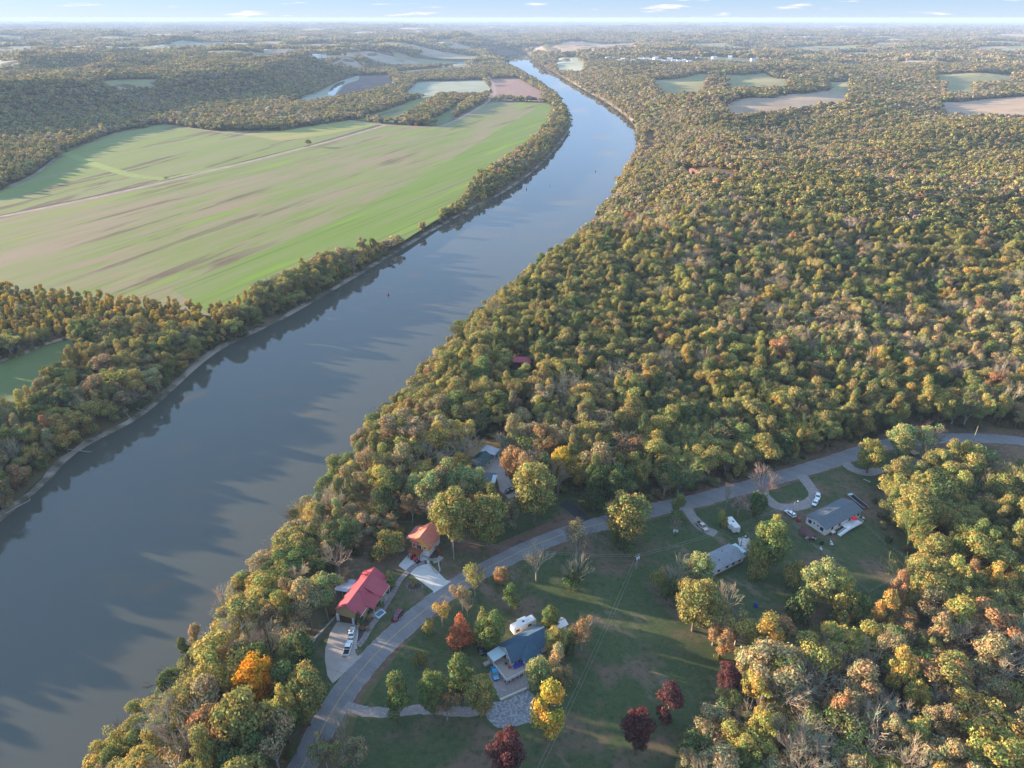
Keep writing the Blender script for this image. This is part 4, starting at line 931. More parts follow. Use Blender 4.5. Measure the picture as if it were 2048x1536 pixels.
# ------------------------------------------------------------------ grey-roofed house and yard
A3 = R(30.5); O3 = (68.6, 183.3)
b3 = thing('grey_roofed_house', 'long low cream house with a grey shingle roof and small dark windows', 'house', (*O3, 0), A3)
MB().box(-2.7, 16, .3, 7.4, .25, 3.0).build('wall', M['white'], b3); MB().box(-2.75, 16.05, .25, 7.45, 0, .6).build('skirting', M['brick'], b3)
MB().slab([(-3.2,-.2,2.95), (16.4,-.2,2.95), (16.4,3.85,4.2), (-3.2,3.85,4.2)], .14).build('roof_slope', M['grey_roof'], b3)
MB().slab([(-3.2,7.9,2.95), (16.4,7.9,2.95), (16.4,3.87,4.2), (-3.2,3.87,4.2)], .14).build('roof_slope', M['grey_roof'], b3)
MB().add([(16,.3,2.9), (16,7.4,2.9), (16,3.85,4.05), (15.85,.3,2.9), (15.85,7.4,2.9), (15.85,3.85,4.05)], [(0,1,2), (5,4,3), (0,3,4,1), (1,4,5,2), (2,5,3,0)]).build('gable_wall', M['white'], b3)
for x in (4, 8, 11): window(b3, x, .3, 1.3, 1.1, 1.0, 'n', M['black'])
window(b3, 14, .3, 1.3, .9, 1.0, 'n', M['black'])
for x, y in ((2,3), (6,2.4), (10,5.2)): MB().tube((x, y, 3.5), (x, y, 4.5), .12).build('vent_pipe', M['black'], b3)
x, y = b3.matrix_basis @ Vector((18, 5.6, 0)) if 0 else (0, 0), 0
def w3(a, b, O, A): return (O[0]+a*math.cos(A)-b*math.sin(A), O[1]+a*math.sin(A)+b*math.cos(A))
t = thing('lean_to', 'low lean-to with a bluish sheet roof at the right end of the grey-roofed house', 'shed', (*w3(16.6, 2.2, O3, A3), 0), A3)
MB().slab([(0,0,2.4), (2.9,0,2.1), (2.9,5.2,2.1), (0,5.2,2.4)], .08).build('roof', M['pale_sheet'], t)
for a, b in ((.1,.1), (2.8,.1), (2.8,5.1), (.1,5.1)): MB().box(a-.06,a+.06,b-.06,b+.06,0,2.1).build('post', M['trim'], t)
t = thing('crumpled_tarp', 'crumpled whitish tarpaulin heaped behind the bluish lean-to', 'tarpaulin', (*G(*c3(1605,830)), 0), A3+.9)
V = []; F = []
for j in range(8):
    for i in range(12):
        e_ = 1-max(abs(i-5.5)/5.5, abs(j-3.5)/3.5); V.append(((i-5.5)*.62+rng.uniform(-.2,.2), (j-3.5)*.62+rng.uniform(-.2,.2), .05+(rng.uniform(.4,1.2) if e_ > .1 else 0)))
        if i < 11 and j < 7: F.append((j*12+i, j*12+i+1, (j+1)*12+i+1, (j+1)*12+i))
MB().add(V, F).build('tarp_sheet', M['tarp'], t)
x, y = G(*c3(700,735)); t = thing('basketball_hoop', 'white basketball backboard on a pole in the grass', 'basketball hoop', (x, y, 0), R(-10))
MB().tube((0,0,0), (0,0,3.2), .07).build('pole', M['black'], t); MB().box(-.9,.9,-.35,-.28,2.8,3.9).build('backboard', M['trim'], t)
MB().box(-.25,.25,-.37,-.352,3.0,3.4).build('target_square', M['black'], t)
rg_ = MB()
for k in range(12): a_, b_ = k*math.pi/6, (k+1)*math.pi/6; rg_.tube((.23*math.cos(a_), -.62+.23*math.sin(a_), 3.05), (.23*math.cos(b_), -.62+.23*math.sin(b_), 3.05), .02, .02, 4)
rg_.build('rim', M['red'], t)
# ------------------------------------------------------------------ white house with deck and ramp
A4 = R(31.2); O4 = (117.1, 205.9)
b4 = thing('white_house', 'white double-width house with a slate roof, long ramp and deck', 'house', (*O4, 0), A4)
MB().box(.3, 21.2, .3, 8.9, 0, 3.4).build('wall', M['white'], b4)
MB().slab([(-.2,-.2,3.3), (21.8,-.2,3.3), (21.8,4.6,4.9), (-.2,4.6,4.9)], .14).build('roof_slope', M['teal2'], b4)
MB().slab([(-.2,9.4,3.3), (21.8,9.4,3.3), (21.8,4.62,4.9), (-.2,4.62,4.9)], .14).build('roof_slope', M['teal2'], b4)
for x in (.3, 21.05): MB().add([(x,.3,3.35), (x,8.9,3.35), (x,4.6,4.75), (x+.15,.3,3.35), (x+.15,8.9,3.35), (x+.15,4.6,4.75)], [(0,1,2), (5,4,3), (0,3,4,1), (1,4,5,2), (2,5,3,0)]).build('gable_wall', M['white'], b4)
for y in (2.0, 7.2): window(b4, .3, y, 1.3, 1.2, 1.2, 'w', M['black'])
for y in (3.8, 5.4): window(b4, .3, y, 2.1, .5, .4, 'w', M['black'])
for x in (4.2, 8.5, 14.5, 16.8, 19.8): window(b4, x, .3, 1.3, 1.0, 1.2, 'n', M['black'])
for x, y in ((8,3.2), (13,5.5), (10,6.2)): MB().tube((x, y, 4.1), (x, y, 4.9), .1).build('vent_pipe', M['black'], b4)
dko = MB().slab([(9.6,-3.2,1.15), (17.8,-3.2,1.15), (17.8,.2,1.15), (9.6,.2,1.15)], .12).build('deck', M['trim'], b4)
rm = MB().slab([(4.8,-3.2,.2), (10.4,-3.2,1.14), (10.4,-1.9,1.14), (4.8,-1.9,.2)], .1).build('ramp', M['trim'], b4)
for (par, x0, y0, z0, x1, y1, z1) in ((dko,10.5,-3.25,1.15,17.8,-3.25,1.15), (dko,17.8,-3.25,1.15,17.8,.1,1.15), (rm,4.8,-3.25,.2,10.4,-3.25,1.15), (rm,4.8,-1.85,.2,9.5,-1.85,1.05)):
    MB().slab([(x0,y0-.05,z0+1.05), (x1+.02,y1-.05,z1+1.05), (x1+.02,y1+.05,z1+1.05), (x0,y0+.05,z0+1.05)], .1).build('handrail', M['trim'], par)
    n = int(math.hypot(x1-x0, y1-y0)/.55)
    for k in range(n+1): q = k/n; px, py, pz = x0+(x1-x0)*q, y0+(y1-y0)*q, z0+(z1-z0)*q; MB().box(px-.05, px+.05, py-.04, py+.04, pz-.1, pz+1.0).build('baluster', M['trim'], par)
t = thing('parasol', 'closed-in red canvas parasol open over the white deck', 'parasol', (*w3(14.6,-1.2,O4,A4), 1.15))
MB().tube((0,0,0), (0,0,2.6), .04).build('pole', M['trim'], t)
k8 = [(1.35*math.cos(a), 1.35*math.sin(a), 2.15) for a in np.linspace(0, 2*math.pi, 9)[:-1]]
MB().add(k8+[(0,0,2.75), (0,0,2.68)], [(i, (i+1) % 8, 8) for i in range(8)]+[((i+1) % 8, i, 9) for i in range(8)]).build('canopy', M['umb'], t)
t['label'] = 'bright red parasol open over the white deck'
t = thing('picnic_pavilion', 'open pavilion with a maroon shingle roof at the left end of the white house', 'pavilion', (*G(*c4(610,1170), 2.9), 0), heading(G(*c4(545,1110),2.9), G(*c4(670,1205),2.9)))
MB().slab([(-2.9,-1.5,2.5), (2.9,-1.5,2.5), (2.9,0,3.1), (-2.9,0,3.1)], .1).build('roof_slope', M['maroon'], t); MB().slab([(-2.9,1.5,2.5), (2.9,1.5,2.5), (2.9,.02,3.1), (-2.9,.02,3.1)], .1).build('roof_slope', M['maroon'], t)
for a, b in ((-2.6,-1.2), (2.6,-1.2), (2.6,1.2), (-2.6,1.2)): MB().box(a-.08,a+.08,b-.08,b+.08,0,2.5).build('post', M['dark_wood'], t)
# garden clutter near the white house
def bx_thing(name, label, cat, px, s, mat, rz=0, group=None, legs=False):
    x, y = G(*px); t = thing(name, label, cat, (x, y, .02), rz, group)
    MB().box(-s[0]/2,s[0]/2,-s[1]/2,s[1]/2,s[2]*(.85 if legs else .1),s[2]).build('top', M[mat], t)
    for a in (-1, 1):
        for b in (-1, 1): MB().box(a*s[0]*.42-.04, a*s[0]*.42+.04, b*s[1]*.42-.04, b*s[1]*.42+.04, 0, s[2]*(.85 if legs else .1)).build('leg', M[mat], t)
    return t
bx_thing('garden_table', 'white garden table on the grass below the maroon pavilion', 'table', c4(600,1265), (1.8,.8,.75), 'white', .6, legs=True)
bx_thing('garden_table', 'grey flat-topped table beside the right end of the maroon pavilion', 'table', c4(680,1268), (2.0,1.0,.6), 'concrete_tan', -.6, legs=True)
bx_thing('bench', 'pale bench lying alone on the lawn by the leafy patch', 'bench', c4(1365,530), (2.8,.4,.5), 'concrete', -.8, legs=True)
bx_thing('garden_table', 'white frame table at the foot of the white ramp', 'table', c4(930,1195), (1.7,1.2,.8), 'white', .5, legs=True)
chair((*G(*c4(1320,1010)), 0), 1, M['trim'], 'white chair at the right corner of the white house', None, 1.3)
chair((*G(*c4(1305,1045)), 0), 2, M['sheet'], 'grey chair in front of the right corner of the white house', None, 1.3)
wc = chair((*G(*c4(905,1310)), 0), 1, M['trim'], 'white garden chair among the three standing on the grass below the ramp', 'white garden chairs below the ramp', 1.1)
for q in ((925,1345), (905,1345)): copy_thing(wc, (*G(*c4(*q)), 0), rng.uniform(0,6), scale=(1.1,)*3)
chair((*G(*c4(780,1408)), 0), .5, M['trim'], 'white chair by the wire fence, farthest from the white house', None, 1.3)
def mower(px, label, mat, rz):
    t = thing('riding_mower', label, 'mower', (*G(*px), 0), rz)
    MB().box(-.8,.5,-.45,.45,.35,.6).build('deck', M[mat], t); MB().frustum([(.0,-.3,.6),(.9,-.3,.5),(.9,.3,.5),(.0,.3,.6)], [(.1,-.25,1.0),(.8,-.25,.9),(.8,.25,.9),(.1,.25,1.0)]).build('bonnet', M[mat], t)
    MB().box(-.6,-.2,-.25,.25,.6,.75).box(-.68,-.6,-.25,.25,.7,1.1).build('seat', M['black'], t)
    for x_, r_ in ((-.5,.3), (.65,.22)):
        for s in (-1, 1): MB().tube((x_, s*.4, r_), (x_, s*.58, r_), r_, r_, 10).build('wheel', M['rubber'], t)
mower(c4(790,1330), 'black riding mower standing below the white house', 'black', .7)
mower(c4(490,1035), 'red riding mower near the white SUV', 'red', .3)
mower((1511,1212), 'blue and red riding mower alone on the dark lawn', 'blue', 1.2)
# flatbed trailer
(tx, ty), trz = pose(c4(1160,700), c4(1360,860)); t = thing('flatbed_trailer', 'long low flatbed trailer loaded with dark pipes behind the white house', 'trailer', (tx, ty, 0), trz)
MB().box(-4.6,4.6,-1.1,1.1,.6,.75).build('bed', M['maroon'], t)
for s in (-1, 1): MB().box(-4.7,4.7,s*1.14-.05,s*1.14+.05,.55,.95).build('side_rail', M['sheet'], t)
for k in range(5): MB().tube((-4.2+k*.1, -.7+k*.33, .84), (4.1-k*.3, -.7+k*.33, .84), .09, .09, 6).build('pipe', M['black'], t)
for x_ in (-1.5, -.6):
    for s in (-1, 1): MB().tube((x_, s*.8, .36), (x_, s*1.05, .36), .36, .36, 10).build('wheel', M['rubber'], t)
MB().box(4.0,4.9,-1.0,1.0,.76,1.0).build('toolbox', M['pale_sheet'], t)
# ------------------------------------------------------------------ house among the trees
A5 = R(-30); 
b5 = thing('wooded_house', 'house with a dark green metal roof half hidden under the trees', 'house', (*G(*c5(505,420), 3.5), 0), R(60))
MB().box(-5.2,5.2,-3.1,3.1,0,3.6).build('wall', M['cream'], b5)
MB().slab([(-5.6,-3.6,3.6),(5.6,-3.6,3.6),(5.6,0,5.6),(-5.6,0,5.6)], .14).build('roof_slope', M['green_roof'], b5); MB().slab([(-5.6,3.6,3.6),(5.6,3.6,3.6),(5.6,.02,5.6),(-5.6,.02,5.6)], .14).build('roof_slope', M['green_roof'], b5)
for x in (-3, 0, 3): window(b5, x, -3.1, 1.3, 1.1, 1.2, 'n')
t = thing('side_building', 'low building with a flat grey-green roof in front of the green-roofed house', 'building', (*G(*c5(560,600), 3.2), 0), R(-8))
MB().box(-4,4,-3.6,3.6,0,3.0).build('wall', M['brick'], t); MB().slab([(-4.4,-4,3.0),(4.4,-4,3.0),(4.4,4,3.6),(-4.4,4,3.6)], .14).build('roof', M['teal2'], t); window(t, 2, -3.6, 1.2, 1.2, 1.2, 'n')
MB().box(3.2,4.9,-3.4,2.2,3.75,3.95).build('upper_roof', M['pale_sheet'], t)
t = thing('carport', 'open carport with a pale weathered flat roof beside the green-roofed house', 'carport', (*G(*c5(620,305), 3.0), 0), R(-30))
MB().slab([(-3.6,-2.6,2.8),(3.6,-2.6,2.8),(3.6,2.6,3.1),(-3.6,2.6,3.1)], .12).build('roof', M['sheet'], t)
for a, b in ((-3.3,-2.3), (3.3,-2.3), (3.3,2.3), (-3.3,2.3)): MB().box(a-.08,a+.08,b-.08,b+.08,0,2.8).build('post', M['trim'], t)
x0, y0 = G(*c5(688,365)); x1, y1 = G(*c5(735,480)); tag(MB().tube((x0,y0,0),(x1,y1,0),.01).add([(x0,y0,0),(x1,y1,0),(x1,y1,1.6),(x0,y0,1.6),(x0+.3,y0,0),(x1+.3,y1,0),(x1+.3,y1,1.6),(x0+.3,y0,1.6)], [(0,1,2,3),(7,6,5,4),(3,2,6,7),(0,3,7,4),(1,5,6,2)]).build('garden_wall', M['cream']), 'pale wall along the right side of the paved yard of the green-roofed house', 'wall')
bx_thing('garden_table', 'white garden table on the orange leafy ground behind the green-roofed house', 'table', c5(250,290), (1.6,1.0,.8), 'white', .2, legs=True)
x, y = GT(1040, 738); t = thing('hidden_cabin', 'small building showing only its pink-red metal roof above the woods', 'cabin', (x, y, hf(x, y)), R(-4))
MB().box(-6,6,-3,3,0,6.0).build('wall', M['dark_wood'], t); MB().slab([(-6.6,-3.6,5.8),(6.6,-3.6,5.8),(6.6,0,7.6),(-6.6,0,7.6)], .14).build('roof_slope', M['red_metal'], t); MB().slab([(-6.6,3.6,5.8),(6.6,3.6,5.8),(6.6,.02,7.6),(-6.6,.02,7.6)], .14).build('roof_slope', M['red_metal'], t)
MB().box(-6.9,-6.5,2.2,2.8,6.2,8.2).build('chimney', M['trim'], t)
x, y = G(1838, 935); t = thing('dark_house', 'dark low building in deep shade under trees beyond the white house', 'building', (x+2, y-3, 0), R(-25))
MB().box(-8,8,-4,4,0,2.8).build('wall', M['brick'], t); MB().slab([(-8.5,-4.5,2.8),(8.5,-4.5,2.8),(8.5,0,4.6),(-8.5,0,4.6)], .14).build('roof_slope', M['teal_roof'], t); MB().slab([(-8.5,4.5,2.8),(8.5,4.5,2.8),(8.5,.02,4.6),(-8.5,.02,4.6)], .14).build('roof_slope', M['teal_roof'], t)
x, y = G(1826, 908); t = thing('trampoline', 'square tan platform standing in the shade beyond the dark building', 'platform', (x, y, 0), R(25))
MB().box(-1.7,1.7,-1.7,1.7,.9,1.0).build('top', M['tan'], t)
for a in (-1.5, 1.5):
    for b in (-1.5, 1.5): MB().box(a-.06,a+.06,b-.06,b+.06,0,.9).build('leg', M['black'], t)
t.name = 'wooden_platform'
# ------------------------------------------------------------------ fences, poles, wires
def fence(pts, hh, sp, label, mat, rails=2, name='wire_fence', r=.035):
    t = thing(name, label, 'fence'); c = []
    for a, b in zip(pts[:-1], pts[1:]):
        n = max(1, round(math.dist(a, b)/sp)); c += [(a[0]+(b[0]-a[0])*k/n, a[1]+(b[1]-a[1])*k/n) for k in range(n)]
    c.append(pts[-1])
    for p in c: z = hf(*p); MB().box(p[0]-.05,p[0]+.05,p[1]-.05,p[1]+.05,z,z+hh).build('post', mat, t)
    for k in range(rails):
        zz = hh*(k+1)/rails-.05; m = MB()
        for a, b in zip(c[:-1], c[1:]): m.tube((*a, hf(*a)+zz), (*b, hf(*b)+zz), r, r, 4, False)
        m.build('rail', mat, t)
fence(P0(c4(420,1080), c4(680,1360), c4(900,1536)) + P0((1736,1187), (1838,1133)) + P0(c4(1600,1350), c4(1290,1050)), 1.3, 3.2, 'chain-link fence round the back yard of the white house', M['wire'], 3, r=.02)
fence(P0((1203,1066),(1238,1100),(1272,1122)), 1.3, 2.6, 'dark board fence along the hedge beside the utility pole', M['dark_wood'], 2, 'board_fence', .06)
fence(P0((925,885),(965,880),(1003,884)), 1.2, 3.0, 'dark rail fence nearest the woods on the orange leafy bank', M['dark_wood'], 2, 'rail_fence', .06)
fence(P0((922,898),(965,895),(1000,900)), 1.2, 3.0, 'dark rail fence lower down the orange leafy bank', M['dark_wood'], 2, 'rail_fence', .06)
def pole(px, vt, label, arm=True, xf=False, lamp=False, metal=False):
    x, y, hh = height_for(px[0], px[1], vt); t = thing('yard_lamp' if lamp else 'utility_pole', label, 'lamp' if lamp else 'pole', (x, y, 0), R(35))
    MB().tube((0,0,0), (0,0,hh), .17, .12, 8).build('pole', M['sheet'] if metal else M['polewood'], t)
    if arm: MB().box(-1.1,1.1,-.06,.06,hh-.75,hh-.6).build('crossarm', M['polewood'], t)
    if xf:
        for s in (-.45, .45): MB().tube((s,-.35,hh-2.1), (s,-.35,hh-1.2), .26, .26, 10).build('transformer', M['trim'], t)
    if lamp:
        MB().tube((0,0,hh-.3), (.9,-.5,hh+.1), .05).build('lamp_arm', M['sheet'], t); MB().blob((1.0,-.55,hh+.05), (.35,.3,.22)).build('lamp_head', M['trim'], t)
    return Vector((x, y, hh))
pA = pole((908,1120), 1076, 'wooden utility pole in the leafy ground right of the log cabin')
pB = pole((1191,1079), 1048, 'thin pale post by the road right of the sparse tan tree', False)
pC = pole((1272,1140), 1108, 'utility pole with white transformers at the end of the hedge', True, True)
pD = pole((1942,893), 852, 'leaning utility pole beside the road at the right edge', False)
pE = pole((1583,1036), 1003, 'tall yard lamp standing over the white SUV', False, False, True, True)
pF = pole((1481,1094), 1073, 'short yard lamp by the back of the grey-roofed house', False, False, True, True)
pG = pole((1101,1262), 1238, 'short pale post left of the garden shed', False)
def wire(a, b, sag, label, off=.5):
    m = MB(); d = (b-a); pr = Vector((-d.y, d.x, 0)).normalized()*off
    for s in (-1, 1):
        prev = None
        for k in range(17):
            q = k/16; p = a+d*q+pr*s; p.z -= sag*4*q*(1-q)
            if prev is not None: m.tube(prev, p, .028, .028, 3, False)
            prev = p
    tag(m.build('power_line', M['wire']), label, 'power line')
wire(pA-Vector((0,0,.6)), pC-Vector((0,0,.6)), 2.2, 'power line from the pole by the cabin to the pole with transformers')
wire(pC-Vector((0,0,.6)), Vector((*G(1070,1600), 9.5)), 2.0, 'power line running down across the dark lawn from the pole with transformers')
wire(pC-Vector((0,0,.6)), pE-Vector((0,0,.6)), 2.0, 'power line from the pole with transformers towards the tall yard lamp')

# ------------------------------------------------------------------ river buoys, driftwood
for (u, v, s, lb) in ((777,590,1.0,'red channel buoy, nearest of those on the river'), (1053,379,1.0,'small dark buoy by the middle of the river'), (1191,343,1.1,'small dark buoy beyond the middle one, near the right bank'), (1099,372,.5,'small dark float between two buoys')):
    x, y = G(u, v, ZW); t = thing('channel_buoy', lb, 'buoy', (x, y, ZW)); t.scale = (s,)*3
    MB().tube((0,0,-.2), (0,0,.5), .95, .95, 10).build('float', M['red'] if s == 1.0 else M['black'], t); MB().frustum([(.5*math.cos(a), .5*math.sin(a), .5) for a in np.linspace(0,6.28,7)[:-1]], [(.15*math.cos(a), .15*math.sin(a), 2.4) for a in np.linspace(0,6.28,7)[:-1]]).build('tower', M['red'] if s == 1.0 else M['black'], t)
for (a, b, lb) in (((130,900),(182,904),'long bleached log lying from the grassy bank into the water'), ((245,826),(262,838),'short pale log at the waterline up the left bank'), ((272,819),(296,823),'thin pale log poking into the river'), ((10,1025),(60,1000),'grey log on the sandy shore at the left edge')):
    p, q = G(*a, ZW+1), G(*b, ZW+.2)
    t = thing('driftwood_log', lb, 'log'); MB().tube((*p, max(hf(*p), ZW)+.6), (*q, ZW+.15), .32, .18, 6).build('trunk', M['bark_pale'], t)
    m = MB(); c = Vector((*q, ZW+.15))
    for k in range(4): m.tube(c, c+Vector((rng.uniform(-2,2), rng.uniform(-2,2), rng.uniform(-.1,1))), .07, .03, 4)
    m.build('branches', M['bark_pale'], t)

# ------------------------------------------------------------------ tree models
def leafcloud(g, lobes, n, size, up=.25):
    L_ = np.array(lobes); w = L_[:, 3]**2; w = w/w.sum(); out = []
    cnt = 0
    while cnt < n:
        k = g.choice(len(L_), size=n, p=w); d = g.normal(size=(n, 3)); d[:, 2] += up; d /= np.linalg.norm(d, axis=1)[:, None]
        rr = L_[k, 3][:, None]*np.where(g.random((n, 1)) < .3, g.uniform(.9, 1.32, (n, 1)), g.uniform(.72, 1.08, (n, 1))); p = L_[k, :3]+d*rr*np.array([1, 1, .85])
        ok = np.ones(n, bool)
        for c in L_: ok &= np.linalg.norm((p-c[:3])/np.array([1, 1, .85]), axis=1) > c[3]*.70
        p, d = p[ok], d[ok]; out.append(np.concatenate([p, d], 1)); cnt += len(p)
    A = np.concatenate(out)[:n]; p, d = A[:, :3], A[:, 3:]
    nn = d+g.normal(size=(n, 3))*.45; nn /= np.linalg.norm(nn, axis=1)[:, None]
    t = np.cross(nn, g.normal(size=(n, 3))); t /= np.linalg.norm(t, axis=1)[:, None]; b = np.cross(nn, t)
    s = size*g.uniform(.55, 1.35, (n, 1))
    V = np.stack([p+t*s, p+b*s*.6, p-t*s*.9, p-b*s*.6], 1).reshape(-1, 3)
    F = np.arange(4*n).reshape(n, 4)
    return V, F
def lobes_for(g, kind):
    o = []
    if kind == 'round':
        R_, cz, rz = 5.0, 9.3, 5.2
        ex, ey, sk_ = g.uniform(.72, 1.2), g.uniform(.72, 1.2), g.uniform(-.18, .18)
        for k in range(int(g.integers(13, 20))):
            th = g.uniform(0, 6.28); ph = math.acos(g.uniform(-.75, 1)); r = g.uniform(.42, .92)
            z = cz+rz*r*math.cos(ph); o.append((R_*r*math.sin(ph)*math.cos(th)*ex+sk_*(z-6), R_*r*math.sin(ph)*math.sin(th)*ey, z, g.uniform(.8, 2.1)))
        o.append((sk_*3, 0, cz, 2.6))
    if kind == 'full':
        for k in range(20):
            th = k*2.4+g.uniform(-.3, .3); ph = math.acos(1-1.9*(k+.5)/20); r = g.uniform(.62, .8); wz = 1 if ph < 1.7 else .85
            o.append((5.0*r*math.sin(ph)*math.cos(th)*wz, 5.0*r*math.sin(ph)*math.sin(th)*wz, 8.2+6.6*r*math.cos(ph), g.uniform(1.2, 2.0)))
        o.append((0, 0, 8.5, 3.0))
    if kind == 'tall':
        for k in range(13):
            z = 3.2+11.0*k/12; w = 3.0*math.sin(min(1, (k+2)/13)*math.pi)**.6+.4; th = g.uniform(0, 6.28)
            o.append((w*.62*math.cos(th), w*.62*math.sin(th), z+g.uniform(-.6, .6), g.uniform(1.1, 1.8)))
    if kind == 'spread':
        for k in range(15):
            th = g.uniform(0, 6.28); r = g.uniform(.2, 1)**.6*4.4
            o.append((r*math.cos(th), r*math.sin(th), 12.6-r*r*.14+g.uniform(-1.2, .8), g.uniform(1.2, 1.9)))
        for k in range(6):
            th = g.uniform(0, 6.28); r = g.uniform(1.5, 3.6); o.append((r*math.cos(th), r*math.sin(th), g.uniform(6.0, 9.0), g.uniform(1.1, 1.7)))
    if kind == 'cone':
        for k in range(16):
            f = k/15; w = (1-f)*3.6+.25; th = k*2.4
            o.append((w*.5*math.cos(th), w*.5*math.sin(th), 2.4+12.4*f, w*.55+.45))
    if kind == 'shrub':
        for k in range(9):
            th = g.uniform(0, 6.28); r = g.uniform(0, 3.4); o.append((r*math.cos(th), r*math.sin(th), 2.2+g.uniform(-.5, 3.2)*(1-r/5), g.uniform(1.2, 2.0)))
    return o
def trunk_mb(g, lobes, top, r=.32, limbs=7):
    m = MB(); bend = Vector((g.uniform(-.4, .4), g.uniform(-.4, .4), 0))
    p0 = Vector((0, 0, -.6)); p1 = Vector((0, 0, top*.3))+bend*.5; p2 = Vector((0, 0, top*.62))+bend
    m.tube(p0, p1, r*1.25, r*.85, 7, False); m.tube(p1, p2, r*.85, r*.5, 6, False)
    L_ = sorted(lobes, key=lambda c: -c[3])[:limbs]
    for c in L_:
        q = p1.lerp(p2, g.uniform(.1, .9)); e = Vector(c[:3]); mid = q.lerp(e, .5)+Vector((0, 0, -.3))
        m.tube(q, mid, r*.4, r*.25, 5, False); m.tube(mid, e, r*.25, r*.08, 4, False)
    return m
def twigs(g, depth=4, base=3.6, height=15.5, spread=.62, first=7):
    """a bare crown: forking limbs down to fine twigs"""
    tr, tw = MB(), MB()
    tr.tube((0, 0, -.6), (0, 0, base), .36, .28, 7, False)
    def grow(p, d, L_, r, k):
        q = p+d*L_
        (tr if k < 2 else tw).tube(p, q, r, r*.62, 5 if k < 2 else 3, False)
        if k >= depth: return
        n = 3 if k < depth-1 else 4
        for i in range(n):
            a = d.orthogonal().normalized(); a.rotate(Matrix.Rotation(g.uniform(0, 6.28), 3, d))
            nd = (d+a*g.uniform(.35, .95)*spread*1.3+Vector((0, 0, .16))).normalized()
            grow(p+d*L_*g.uniform(.55, 1), nd, L_*g.uniform(.6, .85), r*.58, k+1)
    for i in range(first):
        th = i*6.28/first+g.uniform(-.3, .3); d = Vector((math.cos(th)*g.uniform(.3, .8), math.sin(th)*g.uniform(.3, .8), 1)).normalized()
        grow(Vector((0, 0, base*g.uniform(.75, 1.15))), d, height*.27*g.uniform(.85, 1.15), .19, 1)
    return tr, tw
class PR:    # python random with numpy-like uniform
    def __init__(s, k): s.r = random.Random(k)
    def uniform(s, a, b): return s.r.uniform(a, b)
KINDS = {}
def make_kind(kind, n, leaves, size):
    for v in range(n):
        g = np.random.default_rng(hash((kind, v)) % 1000 if 0 else sum(map(ord, kind))*7+v)
        pr = PR(v*31+len(kind))
        if kind == 'bare':
            tr, tw = twigs(pr, 5, 3.4+v*.5)
            crown = mesh_from('bare_branches', tw.v, tw.f, [M['twig']]); trunk = mesh_from('bare_trunk', tr.v, tr.f, [M['twig']])
        elif kind == 'sparse':
            lb = lobes_for(g, 'spread' if v % 2 else 'round'); tr, tw = twigs(pr, 4, 3.6)
            V, F = leafcloud(g, lb, leaves, size)
            n0 = len(V); V2 = V.tolist()+tw.v; F2 = F.tolist()+[tuple(i+n0 for i in f) for f in tw.f]
            crown = mesh_from('thin_crown', V2, F2, [M['leaf'], M['bark']], [0]*len(F)+[1]*len(tw.f)); trunk = mesh_from('thin_trunk', tr.v, tr.f, [M['bark_pale']])
        else:
            lb = lobes_for(g, kind); V, F = leafcloud(g, lb, leaves, size)
            crown = mesh_from(kind+'_crown', V.tolist(), F.tolist(), [M['leaf']])
            top = max(c[2] for c in lb); tm = trunk_mb(pr, lb, top, .32 if kind != 'shrub' else .14, 7 if kind != 'cone' else 0); trunk = mesh_from(kind+'_trunk', tm.v, tm.f, [M['bark']])
        KINDS.setdefault(kind, []).append((trunk, crown))
make_kind('round', 4, 7000, .28); make_kind('full', 4, 8000, .28); make_kind('tall', 3, 5400, .265); make_kind('spread', 3, 6400, .28); make_kind('cone', 2, 4600, .27)
make_kind('shrub', 2, 2200, .29); make_kind('bare', 3, 0, 0); make_kind('sparse', 3, 2400, .26)
def joined(trunk, crown, name):
    V = []; F = []; mi = []; mats = list(crown.materials)+list(trunk.materials)
    for me, off in ((crown, 0), (trunk, len(crown.materials))):
        n0 = len(V); V += [tuple(v.co) for v in me.vertices]; F += [tuple(i+n0 for i in p.vertices) for p in me.polygons]; mi += [p.material_index+off for p in me.polygons]
    return mesh_from(name, V, F, mats, mi)
NAMES = {'round': 'broadleaf_tree', 'full': 'broadleaf_tree', 'tall': 'upright_tree', 'spread': 'spreading_tree', 'cone': 'conical_tree', 'shrub': 'shrub', 'bare': 'bare_tree', 'sparse': 'thinning_tree'}
TINT = {'olive': (.295,.27,.10), 'yellow-green': (.37,.34,.11), 'golden': (.44,.335,.105), 'dark green': (.105,.14,.062), 'green': (.175,.22,.08), 'rust': (.38,.235,.125),
        'brown': (.34,.275,.16), 'grey-brown': (.34,.295,.24), 'bright orange': (.62,.33,.04), 'dark red': (.13,.055,.058), 'tan': (.41,.34,.19), 'orange-red': (.42,.16,.085), 'pale green': (.28,.31,.14), 'bright yellow': (.52,.38,.075),
        'pinkish': (.40,.29,.26)}
